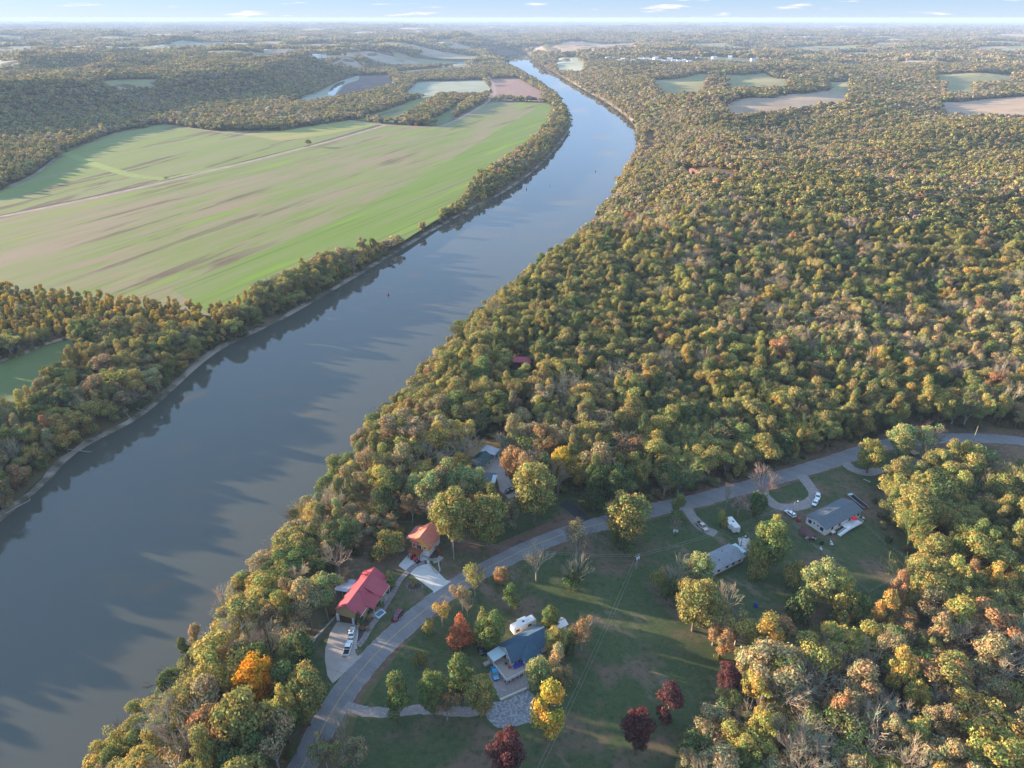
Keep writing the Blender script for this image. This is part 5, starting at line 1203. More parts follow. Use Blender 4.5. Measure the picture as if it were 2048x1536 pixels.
def tree(kind, x, y, z, hh, r, color, label, group=None, var=None, rz=None, tint=None):
    vs = KINDS[kind]; tr, cr = vs[(var if var is not None else rng.randrange(99)) % len(vs)]
    t = bpy.data.objects.new(NAMES[kind], None); COL.objects.link(t)
    t.location = (x, y, z); t.rotation_euler = (0, 0, rng.uniform(0, 6.28) if rz is None else rz)
    hb = {'shrub': 6.0, 'cone': 15.5}.get(kind, 15.3); rb = {'tall': 3.6, 'cone': 3.6, 'shrub': 4.6, 'bare': 5.2, 'spread': 5.6, 'sparse': 5.4}.get(kind, 5.4)
    t.scale = (r/rb, r/rb*rng.uniform(.9, 1.1), hh/hb)
    tag(t, label, 'shrub' if kind == 'shrub' else 'tree', group)
    c = tint or TINT[color]; j = rng.uniform(.88, 1.12); c = tuple(v*j for v in c)
    for nm, me in (('trunk', tr), ('crown' if kind != 'bare' else 'branches', cr)):
        o = bpy.data.objects.new(nm, me); COL.objects.link(o); o.parent = t; o['tint'] = c
    return t
def yt(u, vb, vt, rpx, kind, color, label, **k):
    if kind == 'round' and u != 657: kind = 'full'
    x, y, hh = height_for(u, vb, vt); z = hf(x, y); r = rpx*depth(x, y, hh*.6)/FPX
    return tree(kind, x, y, z-.1, max(1.5, hh-z), r, color, label, **k)
PLACED = []      # plan footprints of the hand-placed trees
YT = [
 (657,1243,1146,36,'round','pale green','pale green round-headed tree on a straight trunk left of the red-roofed garage house'),
 (592,1352,1268,34,'round','pale green','grey-green round tree beside the curved block wall'),
 (525,1425,1305,42,'round','bright orange','bright orange tree standing out on the wooded bluff'),
 (505,1530,1372,62,'round','olive','large olive tree below the bright orange one'),
 (620,1450,1330,45,'round','olive','dense olive tree against the road below the garage drive'),
 (780,1176,1140,10,'cone','green','narrow bright green conifer at the far corner of the long red roof'),
 (719,1253,1228,11,'shrub','dark green','dark green bush at the garage corner'),
 (922,1290,1224,24,'cone','orange-red','orange-red maple beside the road'),
 (982,1300,1222,31,'round','green','green round tree between the orange-red maple and the camper'),
 (966,1285,1212,18,'cone','olive','olive pointed tree behind the green round one'),
 (1023,1224,1168,19,'tall','green','small green tree above the camper, alone on the leafy grass'),
 (1100,1268,1212,22,'round','green','green tree between the camper and the garden shed'),
 (1162,1302,1231,27,'sparse','rust','rust-topped thinning tree right of the garden shed'),
 (1108,1325,1250,25,'round','olive','olive tree over the right end of the blue roof'),
 (1114,1358,1290,20,'tall','tan','tan feathery tree right of the blue-roofed house'),
 (1076,1382,1312,32,'round','pale green','pale green round tree in front of the blue-roofed house'),
 (1096,1480,1362,36,'tall','bright yellow','golden yellow tree over the rock bed'),
 (798,1445,1350,28,'tall','green','leftmost dark green tree of the row along the gravel drive'),
 (868,1436,1332,34,'round','green','green tree second from the left in the row above the gravel drive'),
 (925,1412,1305,30,'tall','green','tallest green tree left of the bright blue car'),
 (962,1432,1345,34,'round','olive','olive tree at the right end of the row, above the rock bed'),
 (895,1440,1370,26,'sparse','rust','rusty tree in the middle of the row above the gravel drive'),
 (1332,1448,1362,30,'tall','dark red','dark red tree at the edge of the lower lawn'),
 (1268,1510,1410,36,'round','dark red','dark red round tree low on the lawn, left of its taller neighbour'),
 (1012,1560,1458,40,'round','dark red','reddish brown tree at the bottom edge below the rock bed'),
 (1450,1395,1325,28,'round','dark red','brownish red small tree at the edge of the right-hand woods'),
 (1072,1163,1088,27,'bare','grey-brown','bare grey tree below the road, left of the ivy-clad dead tree'),
 (1152,1180,1100,26,'bare','grey-brown','dead tree with whitish limbs standing in ivy on the leafy lawn'),
 (1150,1182,1135,24,'shrub','dark green','dark green ivy mound round the foot of the dead tree'),
 (1152,1118,1030,27,'sparse','tan','tall thin tan tree beside the road left of the pale post'),
 (1250,1090,975,50,'round','olive','large drooping olive tree beside the road bend'),
 (1240,1088,1020,30,'sparse','tan','tan drooping tree against the large olive one by the road bend'),
 (1355,1042,990,17,'tall','green','small green tree at the mouth of the gravel drive with the pickup'),
 (1348,1068,1030,14,'bare','grey-brown','small bare tree behind the basketball backboard'),
 (950,1192,1122,22,'sparse','yellow-green','yellow-green thin tree leaning over the road near the cabin drive'),
 (925,1222,1160,22,'sparse','tan','tan thin tree below the road near the cabin drive'),
 (1002,1172,1130,17,'round','rust','small rust-coloured tree below the road'),
 (885,1255,1195,18,'sparse','golden','golden thin tree on the lower side of the road across from the maroon SUV'),
 (860,1272,1238,14,'shrub','olive','olive bush at the roadside across from the maroon SUV'),
 (1532,1138,1032,40,'round','green','large green tree right of the camper with the spare wheel'),
 (1508,1140,1072,26,'round','yellow-green','yellow-green tree at the right end of the grey-roofed house'),
 (1545,1090,1026,17,'round','yellow-green','bright yellow-green treetop left of the white SUV'),
 (1393,1182,1100,33,'round','pale green','pale green tree over the left end of the grey-roofed house'),
 (1352,1188,1120,29,'bare','grey-brown','bare grey tree left of the grey-roofed house'),
 (1385,1262,1150,46,'round','olive','broad olive-yellow tree below the grey-roofed house'),
 (1320,1180,1135,20,'shrub','olive','olive bush near the pole with transformers'),
 (1450,1240,1165,24,'bare','grey-brown','bare grey tree in the shade below the cream house wall'),
 (1425,1290,1200,34,'sparse','olive','thin olive tree at the lower end of the grey-roofed house yard'),
 (1632,1205,1118,42,'round','pale green','grey-green tree in the middle of the dark lawn'),
 (1668,1215,1135,34,'round','yellow-green','yellow-green tree touching the grey-green one on the dark lawn'),
 (1600,1248,1182,36,'shrub','dark green','left dark bushy mound on the dark lawn'),
 (1668,1250,1190,38,'shrub','olive','right grey-olive bushy mound on the dark lawn'),
 (1733,945,876,28,'round','yellow-green','yellow-green round tree in front of the road near the curved gravel track'),
 (1795,915,842,30,'round','pale green','left of the two pale trees overhanging the road'),
 (1842,915,840,32,'sparse','pale green','right thinner of the two pale trees overhanging the road'),
 (1523,1002,940,29,'bare','pinkish','pinkish bare tree overlapping the road'),
 (1475,1032,985,20,'sparse','pinkish','pinkish tan tree above the striped camper'),
 (1505,1035,982,22,'shrub','dark green','dark green thicket between the pinkish trees'),
 (1440,1052,1025,14,'shrub','yellow-green','yellow-green bush left of the striped camper'),
 (1450,1022,965,9,'bare','grey-brown','slender bare sapling beside the road above the camper'),
 (1187,1020,937,27,'cone','dark green','dark green fir beside the blacktop driveway'),
 (1122,968,885,25,'round','bright yellow','bright yellow-green treetop left of the golden one near the fir'),
 (1162,978,898,30,'round','golden','golden olive tree just above the dark green fir'),
 (1068,1042,915,50,'round','olive','very large oak in front of the green-roofed house'),
 (1030,975,885,30,'round','rust','rust-red tree over the paved yard of the green-roofed house'),
 (1014,905,862,25,'bare','grey-brown','pale bare treetop just beyond the carport'),
 (975,1100,975,46,'round','olive','large olive tree between the wooded house and the road'),
 (905,1100,968,46,'round','olive','large olive tree right of the log cabin roof'),
 (870,1060,985,26,'sparse','grey-brown','greyish thinning tree behind the log cabin'),
 (920,958,905,26,'round','golden','golden treetop in front of the green-roofed house'),
 (680,1150,1085,28,'bare','grey-brown','pale bare tree just behind the patio roof'),
 (775,1110,1062,34,'shrub','olive','low greyish olive thicket left of the log cabin'),
 (617,293,277,7,'round','olive','lone tree beside the lane crossing the big green fields'),
 (1243,1100,1072,9,'shrub','green','green hedge clump in the row beside the board fence'),
 (1232,1088,1064,8,'shrub','green','green hedge clump nearest the road beside the board fence'),
 (1258,1118,1090,9,'shrub','green','green hedge clump nearest the pole with transformers'),
 (935,1235,1190,14,'bare','grey-brown','small bare sapling below the road by the orange-red maple'),
 (690,1500,1418,24,'bare','grey-brown','dark twiggy bush at the bottom beside the road'),
 (655,1540,1468,30,'sparse','olive','thin olive tree at the bottom edge right of the road'),
 (715,1550,1480,28,'sparse','brown','brown twiggy tree at the bottom edge'),
 (1515,1155,1108,24,'shrub','olive','olive thicket under the right end of the grey-roofed house'),
 (1345,1215,1160,27,'shrub','dark green','dark thicket left of the broad olive-yellow tree'),
 (1470,1290,1222,34,'sparse','yellow-green','thin yellow-green tree where the dark lawn meets the corner wood'),
 (1702,1242,1185,30,'shrub','green','green mound right of the two bushy mounds on the dark lawn'),
 (1138,1312,1264,20,'shrub','dark green','dark shrub mass right of the blue roof'),
 (1590,1172,1125,27,'shrub','olive','olive bush left of the grey-green tree on the dark lawn'),
 (1135,1372,1335,16,'shrub','tan','tan shrub right of the pale green tree by the blue-roofed house'),
 (840,1330,1300,15,'shrub','olive','lone olive bush on the grass between the road and the blue-roofed house'),
 (1795,1003,950,45,'round','yellow-green','broad yellow-green tree right of the flatbed trailer'),
 (1818,1070,970,48,'round','olive','large olive tree directly right of the white house fence'),
]
for k, (u, vb, vt, rp, kd, colr, lb) in enumerate(YT):
    if u == 617:
        x, y, hh = height_for(u, vb, vt, ZF); tree(kd, x, y, ZF, hh, 6.0, colr, lb)
    else:
        o = yt(u, vb, vt, rp, kd, colr, lb, var=k)
        rr = rp*depth(o.location.x, o.location.y, 8)/FPX; PLACED.append((o.location.x, o.location.y, rr*.72))
# flower-bed shrubs by the red-roofed house and along the beds
for k, (q, s, cl) in enumerate(((c1(745,780),1.0,'tan'), (c1(770,815),1.1,'green'), (c1(725,860),1.1,'pale green'), (c1(690,920),.9,'tan'), (c1(660,870),1.2,'dark green'), (c1(640,985),1.0,'rust'), (c1(670,1000),.8,'tan'), (c1(800,720),1.0,'tan'), (c1(1020,655),1.1,'rust'), (c1(1045,645),.9,'pale green'))):
    x, y = G(*q); tree('shrub', x, y, 0, 1.9*s, 1.3*s, cl, f'small {"rusty" if cl == "rust" else cl} garden shrub in the dark flower beds by the red roofs', 'garden shrubs in the flower beds')

# ------------------------------------------------------------------ woodland
def frustum_mask(X, Y, Z, mpx=90, top=20):
    w = Y*CP-(Z-H)*SP; w = np.maximum(w, 1)
    u = 1024+FPX*X/w; v = 768-FPX*(Y*SP+(Z+top-H)*CP)/w
    return (u > -mpx) & (u < 2048+mpx) & (v < 1536+90) & (Y > 40), u, v, w
def wood_points(s, r0, r1, left_margin=0):
    xs = np.arange(-r1*.85-50, r1*.85, s); ys = np.arange(30, r1, s); X, Y = np.meshgrid(xs, ys)
    X = X+(np.arange(Y.shape[0]) % 2)[:, None]*s/2
    X = (X+NR.uniform(-.36, .36, X.shape)*s).ravel(); Y = (Y+NR.uniform(-.36, .36, Y.shape)*s).ravel() if 0 else (Y.ravel()+NR.uniform(-.36, .36, Y.size)*s)
    D = np.hypot(X, Y); k = (D >= r0) & (D < r1); X, Y = X[k], Y[k]
    Z = h(X, Y); m, u, v, w = frustum_mask(X, Y, Z); 
    if left_margin: m |= (X < 0) & (X > -(Y*.8+left_margin)) & (Y < 700) & (Y > 60)
    X, Y, Z, u, v, w = [a[m] for a in (X, Y, Z, u, v, w)]
    bad = pip(X, Y, RIVER) | (seg_dist(X, Y, RSH) < 2.5) | (seg_dist(X, Y, LSH) < 3)
    for poly in CLEAR:
        px = [p[0] for p in poly]; py = [p[1] for p in poly]
        q = (X > min(px)) & (X < max(px)) & (Y > min(py)) & (Y < max(py)) & ~bad
        if q.any(): idx = np.where(q)[0]; bad[idx[pip(X[idx], Y[idx], poly)]] = True
    for (x, y, rr) in PLACED: bad |= (np.hypot(X-x, Y-y) < rr)
    k = ~bad
    return X[k], Y[k], Z[k], u[k], v[k], w[k]
YOUNG = PF((-250,560),(0,556),(200,576),(400,592),(500,610),(430,690),(300,680),(150,672),(0,705),(-250,760))
COLN = list(TINT)
def choose(X, Y, Z, u, v):
    n = len(X); zone_left = pip(X, Y, LEFTLAND); dr = seg_dist(X, Y, RSH); young = pip(X, Y, YOUNG)
    f1 = fbm(X, Y, 130, 3); f2 = fbm(X+777, Y-99, 25, 2); r = NR.random(n)
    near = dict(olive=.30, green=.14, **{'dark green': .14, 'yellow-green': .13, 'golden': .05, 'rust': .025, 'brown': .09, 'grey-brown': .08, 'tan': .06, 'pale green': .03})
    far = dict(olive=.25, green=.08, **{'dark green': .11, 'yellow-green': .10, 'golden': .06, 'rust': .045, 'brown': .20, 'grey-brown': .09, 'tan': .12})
    lef = dict(olive=.28, green=.10, **{'dark green': .06, 'yellow-green': .20, 'golden': .12, 'rust': .02, 'brown': .08, 'grey-brown': .06, 'tan': .08})
    yng = dict(golden=.45, **{'bright yellow': .25, 'yellow-green': .22, 'tan': .08})
    corner = dict(olive=.17, green=.06, **{'yellow-green': .13, 'golden': .09, 'rust': .05, 'brown': .14, 'grey-brown': .14, 'tan': .12, 'dark green': .02})
    def cum(d): k = list(d); c = np.cumsum([d[q] for q in k]); return k, c/c[-1]
    out = np.zeros(n, int)
    rk = lambda a: (np.argsort(np.argsort(a))+.5)/len(a)
    t = r*.42+rk(f1)*.42+rk(f2)*.16
    t = (np.argsort(np.argsort(t))+.5)/n
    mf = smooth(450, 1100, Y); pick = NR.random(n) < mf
    cor = (X > 60) & (Y < 190)
    for msk, d in ((~zone_left & ~pick & ~cor, near), (~zone_left & ~pick & cor, corner), (~zone_left & pick, far), (zone_left & ~young, lef), (young, yng)):
        k, c = cum(d); idx = np.array([COLN.index(q) for q in k])
        # interleave light and dark so that neighbouring ranks differ in hue, not only brightness
        out[msk] = idx[np.minimum(np.searchsorted(c, t[msk]), len(k)-1)]
    return out, young, zone_left, dr
KIDX = ['round', 'round', 'round', 'round', 'tall', 'tall', 'tall', 'spread', 'spread', 'spread', 'cone', 'cone', 'shrub', 'shrub', 'bare', 'bare', 'bare', 'sparse', 'sparse', 'sparse']
KV = [0,1,2,3,0,1,2,0,1,2,0,1,0,1,0,1,2,0,1,2]
def assign(col, young, n, dr):
    r = NR.random(n); v = NR.integers(0, 12, n); k = np.zeros(n, int)
    base = np.where(r < .34, v % 4, np.where(r < .60, 4+v % 3, np.where(r < .76, 7+v % 3, np.where(r < .965, 17+v % 3, 14+v % 3))))
    base = np.where((col == COLN.index('dark green')) & (r < .3), 10+v % 2, base)
    base = np.where((col == COLN.index('grey-brown')), 14+v % 3, base)
    base = np.where(young, np.where(r < .5, 4+v % 3, v % 4), base)
    return base
def stuff_wood(name, label, cat, protos, X, Y, Z, S, TN, K):
    """one woodland mass: models set on points"""
    n = len(X); me = bpy.data.meshes.new(name); me.vertices.add(n)
    me.vertices.foreach_set('co', np.stack([X, Y, Z], 1).ravel())
    a = me.attributes.new('scl', 'FLOAT_VECTOR', 'POINT'); a.data.foreach_set('vector', S.astype(np.float32).ravel())
    a = me.attributes.new('rot', 'FLOAT_VECTOR', 'POINT'); rr = np.zeros((n, 3), np.float32); rr[:, 2] = NR.uniform(0, 6.28, n); rr[:, 0] = NR.normal(0, .04, n); a.data.foreach_set('vector', rr.ravel())
    a = me.attributes.new('tint', 'FLOAT_VECTOR', 'POINT'); a.data.foreach_set('vector', TN.astype(np.float32).ravel())
    a = me.attributes.new('kidx', 'INT', 'POINT'); a.data.foreach_set('value', K.astype(np.int32))
    o = bpy.data.objects.new(name, me); COL.objects.link(o); tag(o, label, cat, kind='stuff')
    c = bpy.data.collections.new(name+'_models')
    for i, pm in enumerate(protos):
        po = bpy.data.objects.new('%s_%02d' % (name, i), pm); c.objects.link(po)
    ng = bpy.data.node_groups.new(name, 'GeometryNodeTree')
    ng.interface.new_socket('Geometry', in_out='INPUT', socket_type='NodeSocketGeometry'); ng.interface.new_socket('Geometry', in_out='OUTPUT', socket_type='NodeSocketGeometry')
    N, L = ng.nodes, ng.links
    gi, go = N.new('NodeGroupInput'), N.new('NodeGroupOutput')
    iop = N.new('GeometryNodeInstanceOnPoints'); ci = N.new('GeometryNodeCollectionInfo'); ci.inputs['Collection'].default_value = c
    ci.inputs['Separate Children'].default_value = True; ci.inputs['Reset Children'].default_value = True
    def at(nm, ty):
        q = N.new('GeometryNodeInputNamedAttribute'); q.data_type = ty; q.inputs['Name'].default_value = nm; return [s for s in q.outputs if s.enabled][0]
    L.new(gi.outputs[0], iop.inputs['Points']); L.new(ci.outputs[0], iop.inputs['Instance']); iop.inputs['Pick Instance'].default_value = True
    L.new(at('kidx', 'INT'), iop.inputs['Instance Index']); L.new(at('rot', 'FLOAT_VECTOR'), iop.inputs['Rotation']); L.new(at('scl', 'FLOAT_VECTOR'), iop.inputs['Scale'])
    L.new(iop.outputs[0], go.inputs[0])
    md = o.modifiers.new('woodland', 'NODES'); md.node_group = ng
    return o
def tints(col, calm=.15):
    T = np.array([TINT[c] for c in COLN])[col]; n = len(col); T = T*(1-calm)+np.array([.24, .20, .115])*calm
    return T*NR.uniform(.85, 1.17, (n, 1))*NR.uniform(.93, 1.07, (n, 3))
BASEH = {'shrub': 6.0, 'cone': 15.5}; BASER = {'tall': 3.6, 'cone': 3.6, 'shrub': 4.6, 'bare': 5.2, 'spread': 5.6, 'sparse': 5.4}
X, Y, Z, u, v, w = wood_points(7.1, 0, 640, 260)
col, young, zl, dr = choose(X, Y, Z, u, v)
n = len(X)
hh = NR.uniform(11.5, 20, n); hh = np.where((~zl) & (dr < 30), hh*.8, hh); hh = np.where(young, NR.uniform(10, 14, n), hh)
rr = 3.4+5.8*NR.random(n)**1.35; rr = np.where(young, NR.uniform(2.6, 4.2, n), rr); rr = np.where((~zl) & (Y > 300), rr*.95, rr)
hh = np.where((~zl) & (dr > 28) & (X < 40) & (Y < 260), hh*1.18, hh); hh = np.where(zl, hh*.97, hh)
sdx, sdy = math.cos(SUN_AZ), math.sin(SUN_AZ)
for (ox, oy, oz, lat) in ((-50, 166, 5, 6), (-46, 176, 5.5, 9), (-33, 199, 6, 8)):
    al = (X-ox)*sdx+(Y-oy)*sdy; la = np.abs(-(X-ox)*sdy+(Y-oy)*sdx)
    q = (al > 0) & (al < 130) & (la < lat); hh = np.where(q, np.minimum(hh, np.maximum(4.5, oz-1+al*math.tan(SUN_EL)-Z)), hh)
K = assign(col, young, n, dr)
kn = np.array(KIDX)[K]
rr = np.minimum(rr, hh*.55)
rr = np.where(kn == 'tall', rr*.72, rr); rr = np.where(kn == 'cone', rr*.6, rr); hh = np.where(kn == 'cone', hh*.75, hh)
# the largest trees in view stand as trees of their own
inview = (u > -40) & (u < 2088) & (v < 1560) & (v > 40)
size_px = np.where(inview, np.minimum(hh, 15)*rr/w**2, 0)
order = np.argsort(-size_px); indiv = set(order[:250].tolist())
ZN = [('river bluff wood left of the road', 'trees of the river bluff'), ('wood in the lower right corner', 'trees of the lower right wood'), ('wood behind the road', 'trees of the wood behind the road'), ('wooded left bank of the river', 'trees of the left bank')]
DESC = {'round': 'broad-crowned tree', 'tall': 'upright narrow tree', 'spread': 'flat-topped spreading tree', 'cone': 'conical evergreen tree', 'bare': 'bare-branched tree', 'sparse': 'half-bare thinning tree', 'shrub': 'shrub'}
LAND = [(530,1345,'the bright orange tree'),(650,1190,'the round tree by the garage house'),(680,1290,'the concrete garage drive'),(735,1190,'the long red roof'),(835,1080,'the log cabin'),(960,930,'the green-roofed house'),(1080,970,'the very large oak'),
  (1187,975,'the dark fir'),(1250,1030,'the drooping tree at the road bend'),(1040,738,'the pink-red roof in the woods'),(592,1310,'the tree by the block wall'),(900,1000,'the wood beside the cabin'),(640,1470,'the bottom end of the road'),(180,1510,'the lower left tip of the bluff'),
  (300,1400,'the lowest bend of the wooded shore'),(440,1180,'the middle of the wooded bluff shore'),(600,1010,'the shore above the garage house'),(820,740,'the jutting yellow shore tree'),(1268,1450,'the lowest dark red tree'),(1330,1400,'the dark red tree on the lawn edge'),
  (1450,1355,'the small brownish red tree'),(1385,1200,'the broad olive-yellow tree'),(1640,1170,'the grey-green lawn tree'),(1740,1190,'the fence corner'),(1665,1030,'the white house'),(1735,1000,'the flatbed trailer'),(1838,925,'the dark shaded house'),(2040,880,'the right end of the road'),
  (1735,905,'the round tree by the curved track'),(1815,870,'the pale trees overhanging the road'),(2040,1100,'the right edge of the picture, mid height'),(2040,1480,'the lower right corner'),(1750,1500,'the middle of the bottom edge'),(1600,1400,'the near edge of the corner wood'),
  (1400,1500,'the lowest end of the lawn'),(1850,1300,'the heart of the corner wood'),(1950,930,'the verge below the leaning pole'),(1500,930,'the road above the gravel loop'),(1360,980,'the road by the small green tree'),(1200,860,'the dark hollow of the north wood'),(60,990,'the grey shore log'),
  (155,900,'the long bleached log'),(270,830,'the short shore log'),(430,700,'the pale sandy point'),(60,730,'the small field behind the left bank'),(480,600,'the lower corner of the big field'),(1950,1200,'the right side of the corner wood')]
USED = set()
for i in sorted(indiv, key=lambda k: -size_px[k]):
    if zl[i]: zn = 3
    elif X[i] < 45 and Y[i] < 330 and X[i] < -62+0.42*(Y[i]-100)*.5+30: zn = 0
    elif Y[i] < 215 or (X[i] > 120 and Y[i] < 270): zn = 1
    else: zn = 2
    cn = COLN[col[i]]; kd = kn[i]
    ds = DESC[kd]
    lu, lv = float(u[i]), float(v[i])+8
    best = sorted(LAND, key=lambda q: math.hypot(lu-q[0], lv-q[1]))[:7]; lb = None
    for q in best:
        ddx, ddy = lu-q[0], lv-q[1]; dd = math.hypot(ddx, ddy)
        side = ('right of' if ddx > 0 else 'left of') if abs(ddx) > abs(ddy)*1.3 else ('below' if ddy > 0 else 'above')
        near_ = 'just ' if dd < 55 else ('' if dd < 150 else 'well ' if dd < 320 else 'far ')
        c_ = f'{cn} {ds} {near_}{side} {q[2]}'
        if c_ not in USED: lb = c_; break
    if lb is None: lb = f'{cn} {ds} in the {ZN[zn][0]}'
    USED.add(lb)
    tree(kd, float(X[i]), float(Y[i]), float(Z[i])-.2, float(hh[i]), float(rr[i]), cn, lb, f'{cn} {ds}s, {ZN[zn][1]}')
rest = np.array([i for i in range(n) if i not in indiv])
protos = [joined(*KINDS[KIDX[i]][KV[i]], 'tree_model_%02d' % i) for i in range(len(KIDX))]
bh = np.array([BASEH.get(k, 15.3) for k in kn]); br = np.array([BASER.get(k, 5.4) for k in kn])
S = np.stack([rr/br, rr/br*NR.uniform(.88, 1.12, n), hh/bh], 1)
stuff_wood('woodland', 'autumn woodland of olive, green and brown trees on both sides of the river', 'woodland', protos, X[rest], Y[rest], Z[rest]-.2, S[rest], tints(col[rest]), K[rest])
# understorey that closes the gaps under the near woods
X, Y, Z, u, v, w = wood_points(5.2, 0, 800, 60)
k = NR.random(len(X)) < .75; X, Y, Z = X[k], Y[k], Z[k]; n = len(X)
ci_ = NR.choice([COLN.index(q) for q in ('olive', 'green', 'dark green', 'brown', 'tan')], n, p=[.3,.2,.2,.18,.12])
sh = NR.uniform(.28, .62, n); dl_s = seg_dist(X, Y, LSH); sh = np.where(dl_s < 16, sh*1.7+.15, sh); S = np.stack([sh, sh, sh*1.05], 1)
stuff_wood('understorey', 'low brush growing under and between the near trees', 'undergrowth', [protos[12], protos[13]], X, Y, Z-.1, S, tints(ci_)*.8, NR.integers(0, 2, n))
# middle distance: simpler crowns
def far_model(seed, leaves, size, kind='round'):
    g = np.random.default_rng(seed); V, F = leafcloud(g, lobes_for(g, kind), leaves, size); return mesh_from('far_crown', V.tolist(), F.tolist(), [M['leaf']])
FAR = [far_model(s, 420, .95, kd) for s, kd in enumerate(('round', 'spread', 'round', 'tall', 'sparse_' if 0 else 'spread', 'round'))]
X, Y, Z, u, v, w = wood_points(8.6, 640, 1500)
col, young, zl, dr = choose(X, Y, Z, u, v); n = len(X)
sc = NR.uniform(.85, 1.35, n); S = np.stack([sc*1.12, sc*1.12, NR.uniform(.8, 1.2, n)], 1)
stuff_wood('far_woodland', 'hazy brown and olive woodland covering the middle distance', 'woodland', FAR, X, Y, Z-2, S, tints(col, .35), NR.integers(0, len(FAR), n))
X, Y, Z, u, v, w = wood_points(13.5, 1500, 3400)
col, young, zl, dr = choose(X, Y, Z, u, v); n = len(X)
FAR2 = [far_model(50+s, 110, 1.9, kd) for s, kd in enumerate(('round', 'spread', 'round', 'tall'))]
sc = NR.uniform(1.2, 2.1, n); S = np.stack([sc*1.1, sc*1.1, NR.uniform(.8, 1.25, n)], 1)
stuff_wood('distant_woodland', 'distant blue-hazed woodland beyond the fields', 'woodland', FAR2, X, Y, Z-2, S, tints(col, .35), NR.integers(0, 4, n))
def patch_model(seed, side, cnt_):
    g = np.random.default_rng(seed); VV = []; FF = []
    for k in range(cnt_):
        V, F = leafcloud(g, [(0,0,9,4.5), (2,1,11,3), (-2,-1,10.5,3)], 26, 3.4); V = V*g.uniform(.9, 1.5)+np.array([g.uniform(-side/2, side/2), g.uniform(-side/2, side/2), g.uniform(-3, 2)])
        n0 = len(VV); VV += V.tolist(); FF += (F+n0).tolist()
    return mesh_from('grove', VV, FF, [M['leaf']])
PM = [patch_model(s, 46, 14) for s in range(5)]
X, Y, Z, u, v, w = wood_points(42, 3400, 9500)
col, young, zl, dr = choose(X, Y, Z, u, v); n = len(X); sc = NR.uniform(.9, 1.25, n)
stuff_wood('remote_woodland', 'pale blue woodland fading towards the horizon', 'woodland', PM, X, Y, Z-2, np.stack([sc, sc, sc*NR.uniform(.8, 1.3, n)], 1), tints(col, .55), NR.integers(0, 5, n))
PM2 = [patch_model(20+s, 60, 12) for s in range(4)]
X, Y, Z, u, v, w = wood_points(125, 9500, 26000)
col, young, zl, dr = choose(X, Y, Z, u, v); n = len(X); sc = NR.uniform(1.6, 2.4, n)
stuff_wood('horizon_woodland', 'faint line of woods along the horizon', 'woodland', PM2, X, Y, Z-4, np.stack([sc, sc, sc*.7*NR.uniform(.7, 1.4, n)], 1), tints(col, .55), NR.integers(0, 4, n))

# ------------------------------------------------------------------ far houses
def far_house(u, v, label, L_=16, W_=10, hh=5, wallm='trim', roofm='grey_roof', rz=None, up=6):
    x, y = GT(u, v, up); z = hf(x, y)
    t = thing('distant_house', label, 'house', (x, y, z), rng.uniform(-.6, .6) if rz is None else rz)
    MB().box(-L_/2, L_/2, -W_/2, W_/2, -2, hh+8).build('wall', M[wallm], t)
    zt = hh+8
    for s in (-1, 1): MB().slab([(-L_/2-.5, s*(W_/2+.6), zt-.1), (L_/2+.5, s*(W_/2+.6), zt-.1), (L_/2+.5, s*.02, zt+W_*.3), (-L_/2-.5, s*.02, zt+W_*.3)], .3).build('roof_slope', M[roofm], t)
    return t
FH = []
for k in range(18): FH.append((1216+k*9.5+rng.uniform(-3, 3), 122+rng.uniform(-5, 3), 'white house in the estate beyond the wooded right bank, among its many neighbours', 'houses of the far white estate'))
for q in ((1395,118),(1428,117),(1460,116),(1476,111),(1506,120)): FH.append((*q, 'pale house at the right end of the far white estate', 'houses right of the far estate'))
for q in ((1562,76),(1570,74),(1590,77),(1612,75),(1618,73)): FH.append((*q, 'tiny white house near the far skyline fields', 'tiny houses near the skyline'))
for q in ((1795,110),(1865,117),(1877,116),(1905,118),(1822,125)): FH.append((*q, 'small white farm building far off on the right', 'farm buildings far right'))
for q in ((630,112),(638,113),(648,112),(478,62),(486,62)): FH.append((*q, 'tiny white building far off on the left', 'white buildings far left'))
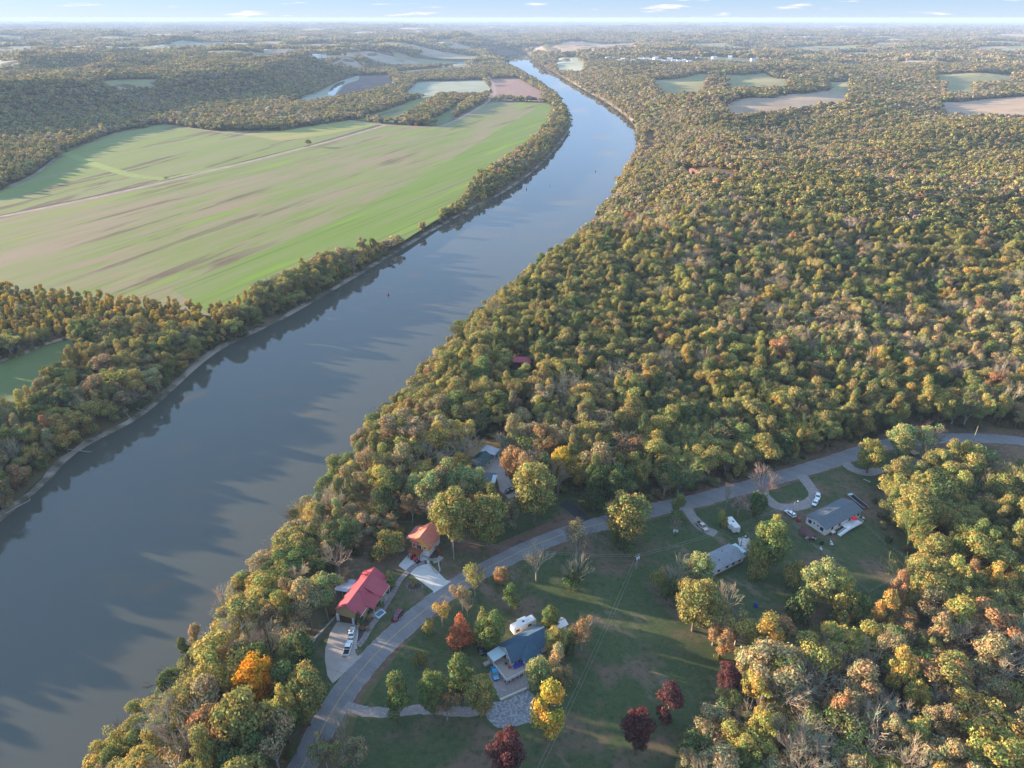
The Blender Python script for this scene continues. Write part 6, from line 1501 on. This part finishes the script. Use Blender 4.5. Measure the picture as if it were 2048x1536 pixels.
for u, v, lb, gp in FH:
    t = far_house(u, v, lb, rng.uniform(14, 24), rng.uniform(9, 13), rng.uniform(2, 5), roofm=rng.choice(['grey_roof', 'white', 'white'])); t['group'] = gp
far_house(1760, 160, 'long blue-grey farmhouse beside the far tan fields', 26, 12, 4, 'cream', 'grey_roof')['category'] = 'house'
_p, _q = GT(1378, 344, 4), GT(1448, 351, 4)
far_house(1412, 349, 'long dark red roof in the clearing of the right-hand woods', math.dist(_p, _q)*.9, 5, -5, 'brick', 'brick', heading(_p, _q), 3)
far_house(1465, 355, 'grey shed at the right end of the clearing in the woods', 12, 6, -5, 'brick', 'sheet', heading(_p, _q), 3)
x, y = GT(1833, 44); t = thing('water_tower', 'tiny white water tower on the skyline at the right', 'water tower', (x, y, hf(x, y)))
MB().tube((0,0,0), (0,0,48), 6, 4, 8).build('stem', M['trim'], t); MB().blob((0,0,58), (17,17,13), 10, 6).build('tank', M['trim'], t)

# ------------------------------------------------------------------ the air
def haze():
    m = bpy.data.materials.new('haze_air'); m.use_nodes = True; nt = m.node_tree; nt.nodes.clear()
    out = nt.nodes.new('ShaderNodeOutputMaterial'); pv = nt.nodes.new('ShaderNodeVolumePrincipled')
    pv.inputs['Color'].default_value = (.46, .64, .93, 1); pv.inputs['Density'].default_value = HAZE_DENS; pv.inputs['Anisotropy'].default_value = 0
    nt.links.new(pv.outputs[0], out.inputs['Volume'])
    try: m.cycles.homogeneous_volume = True
    except Exception: pass
    zt = max(H+3, float(MZ.max())+60, 176)
    xr = GX[-1]+50
    o = MB().box(-xr, xr, GY[0]-50, GY[-1]+50, float(MZ.min())-2, zt).build('haze', m); o['kind'] = 'stuff'; o['label'] = 'thin bluish haze filling the valley air'
    open('/tmp/t/log.txt','w').write(str((zt, float(MZ.max()), GX[-1], GY[0], GY[-1], len(bpy.data.objects)))) if 0 else print('HAZE top', zt, 'terrain max', MZ.max(), 'extent', xr, GY[0], GY[-1])
haze()
print('objects', len(bpy.data.objects))
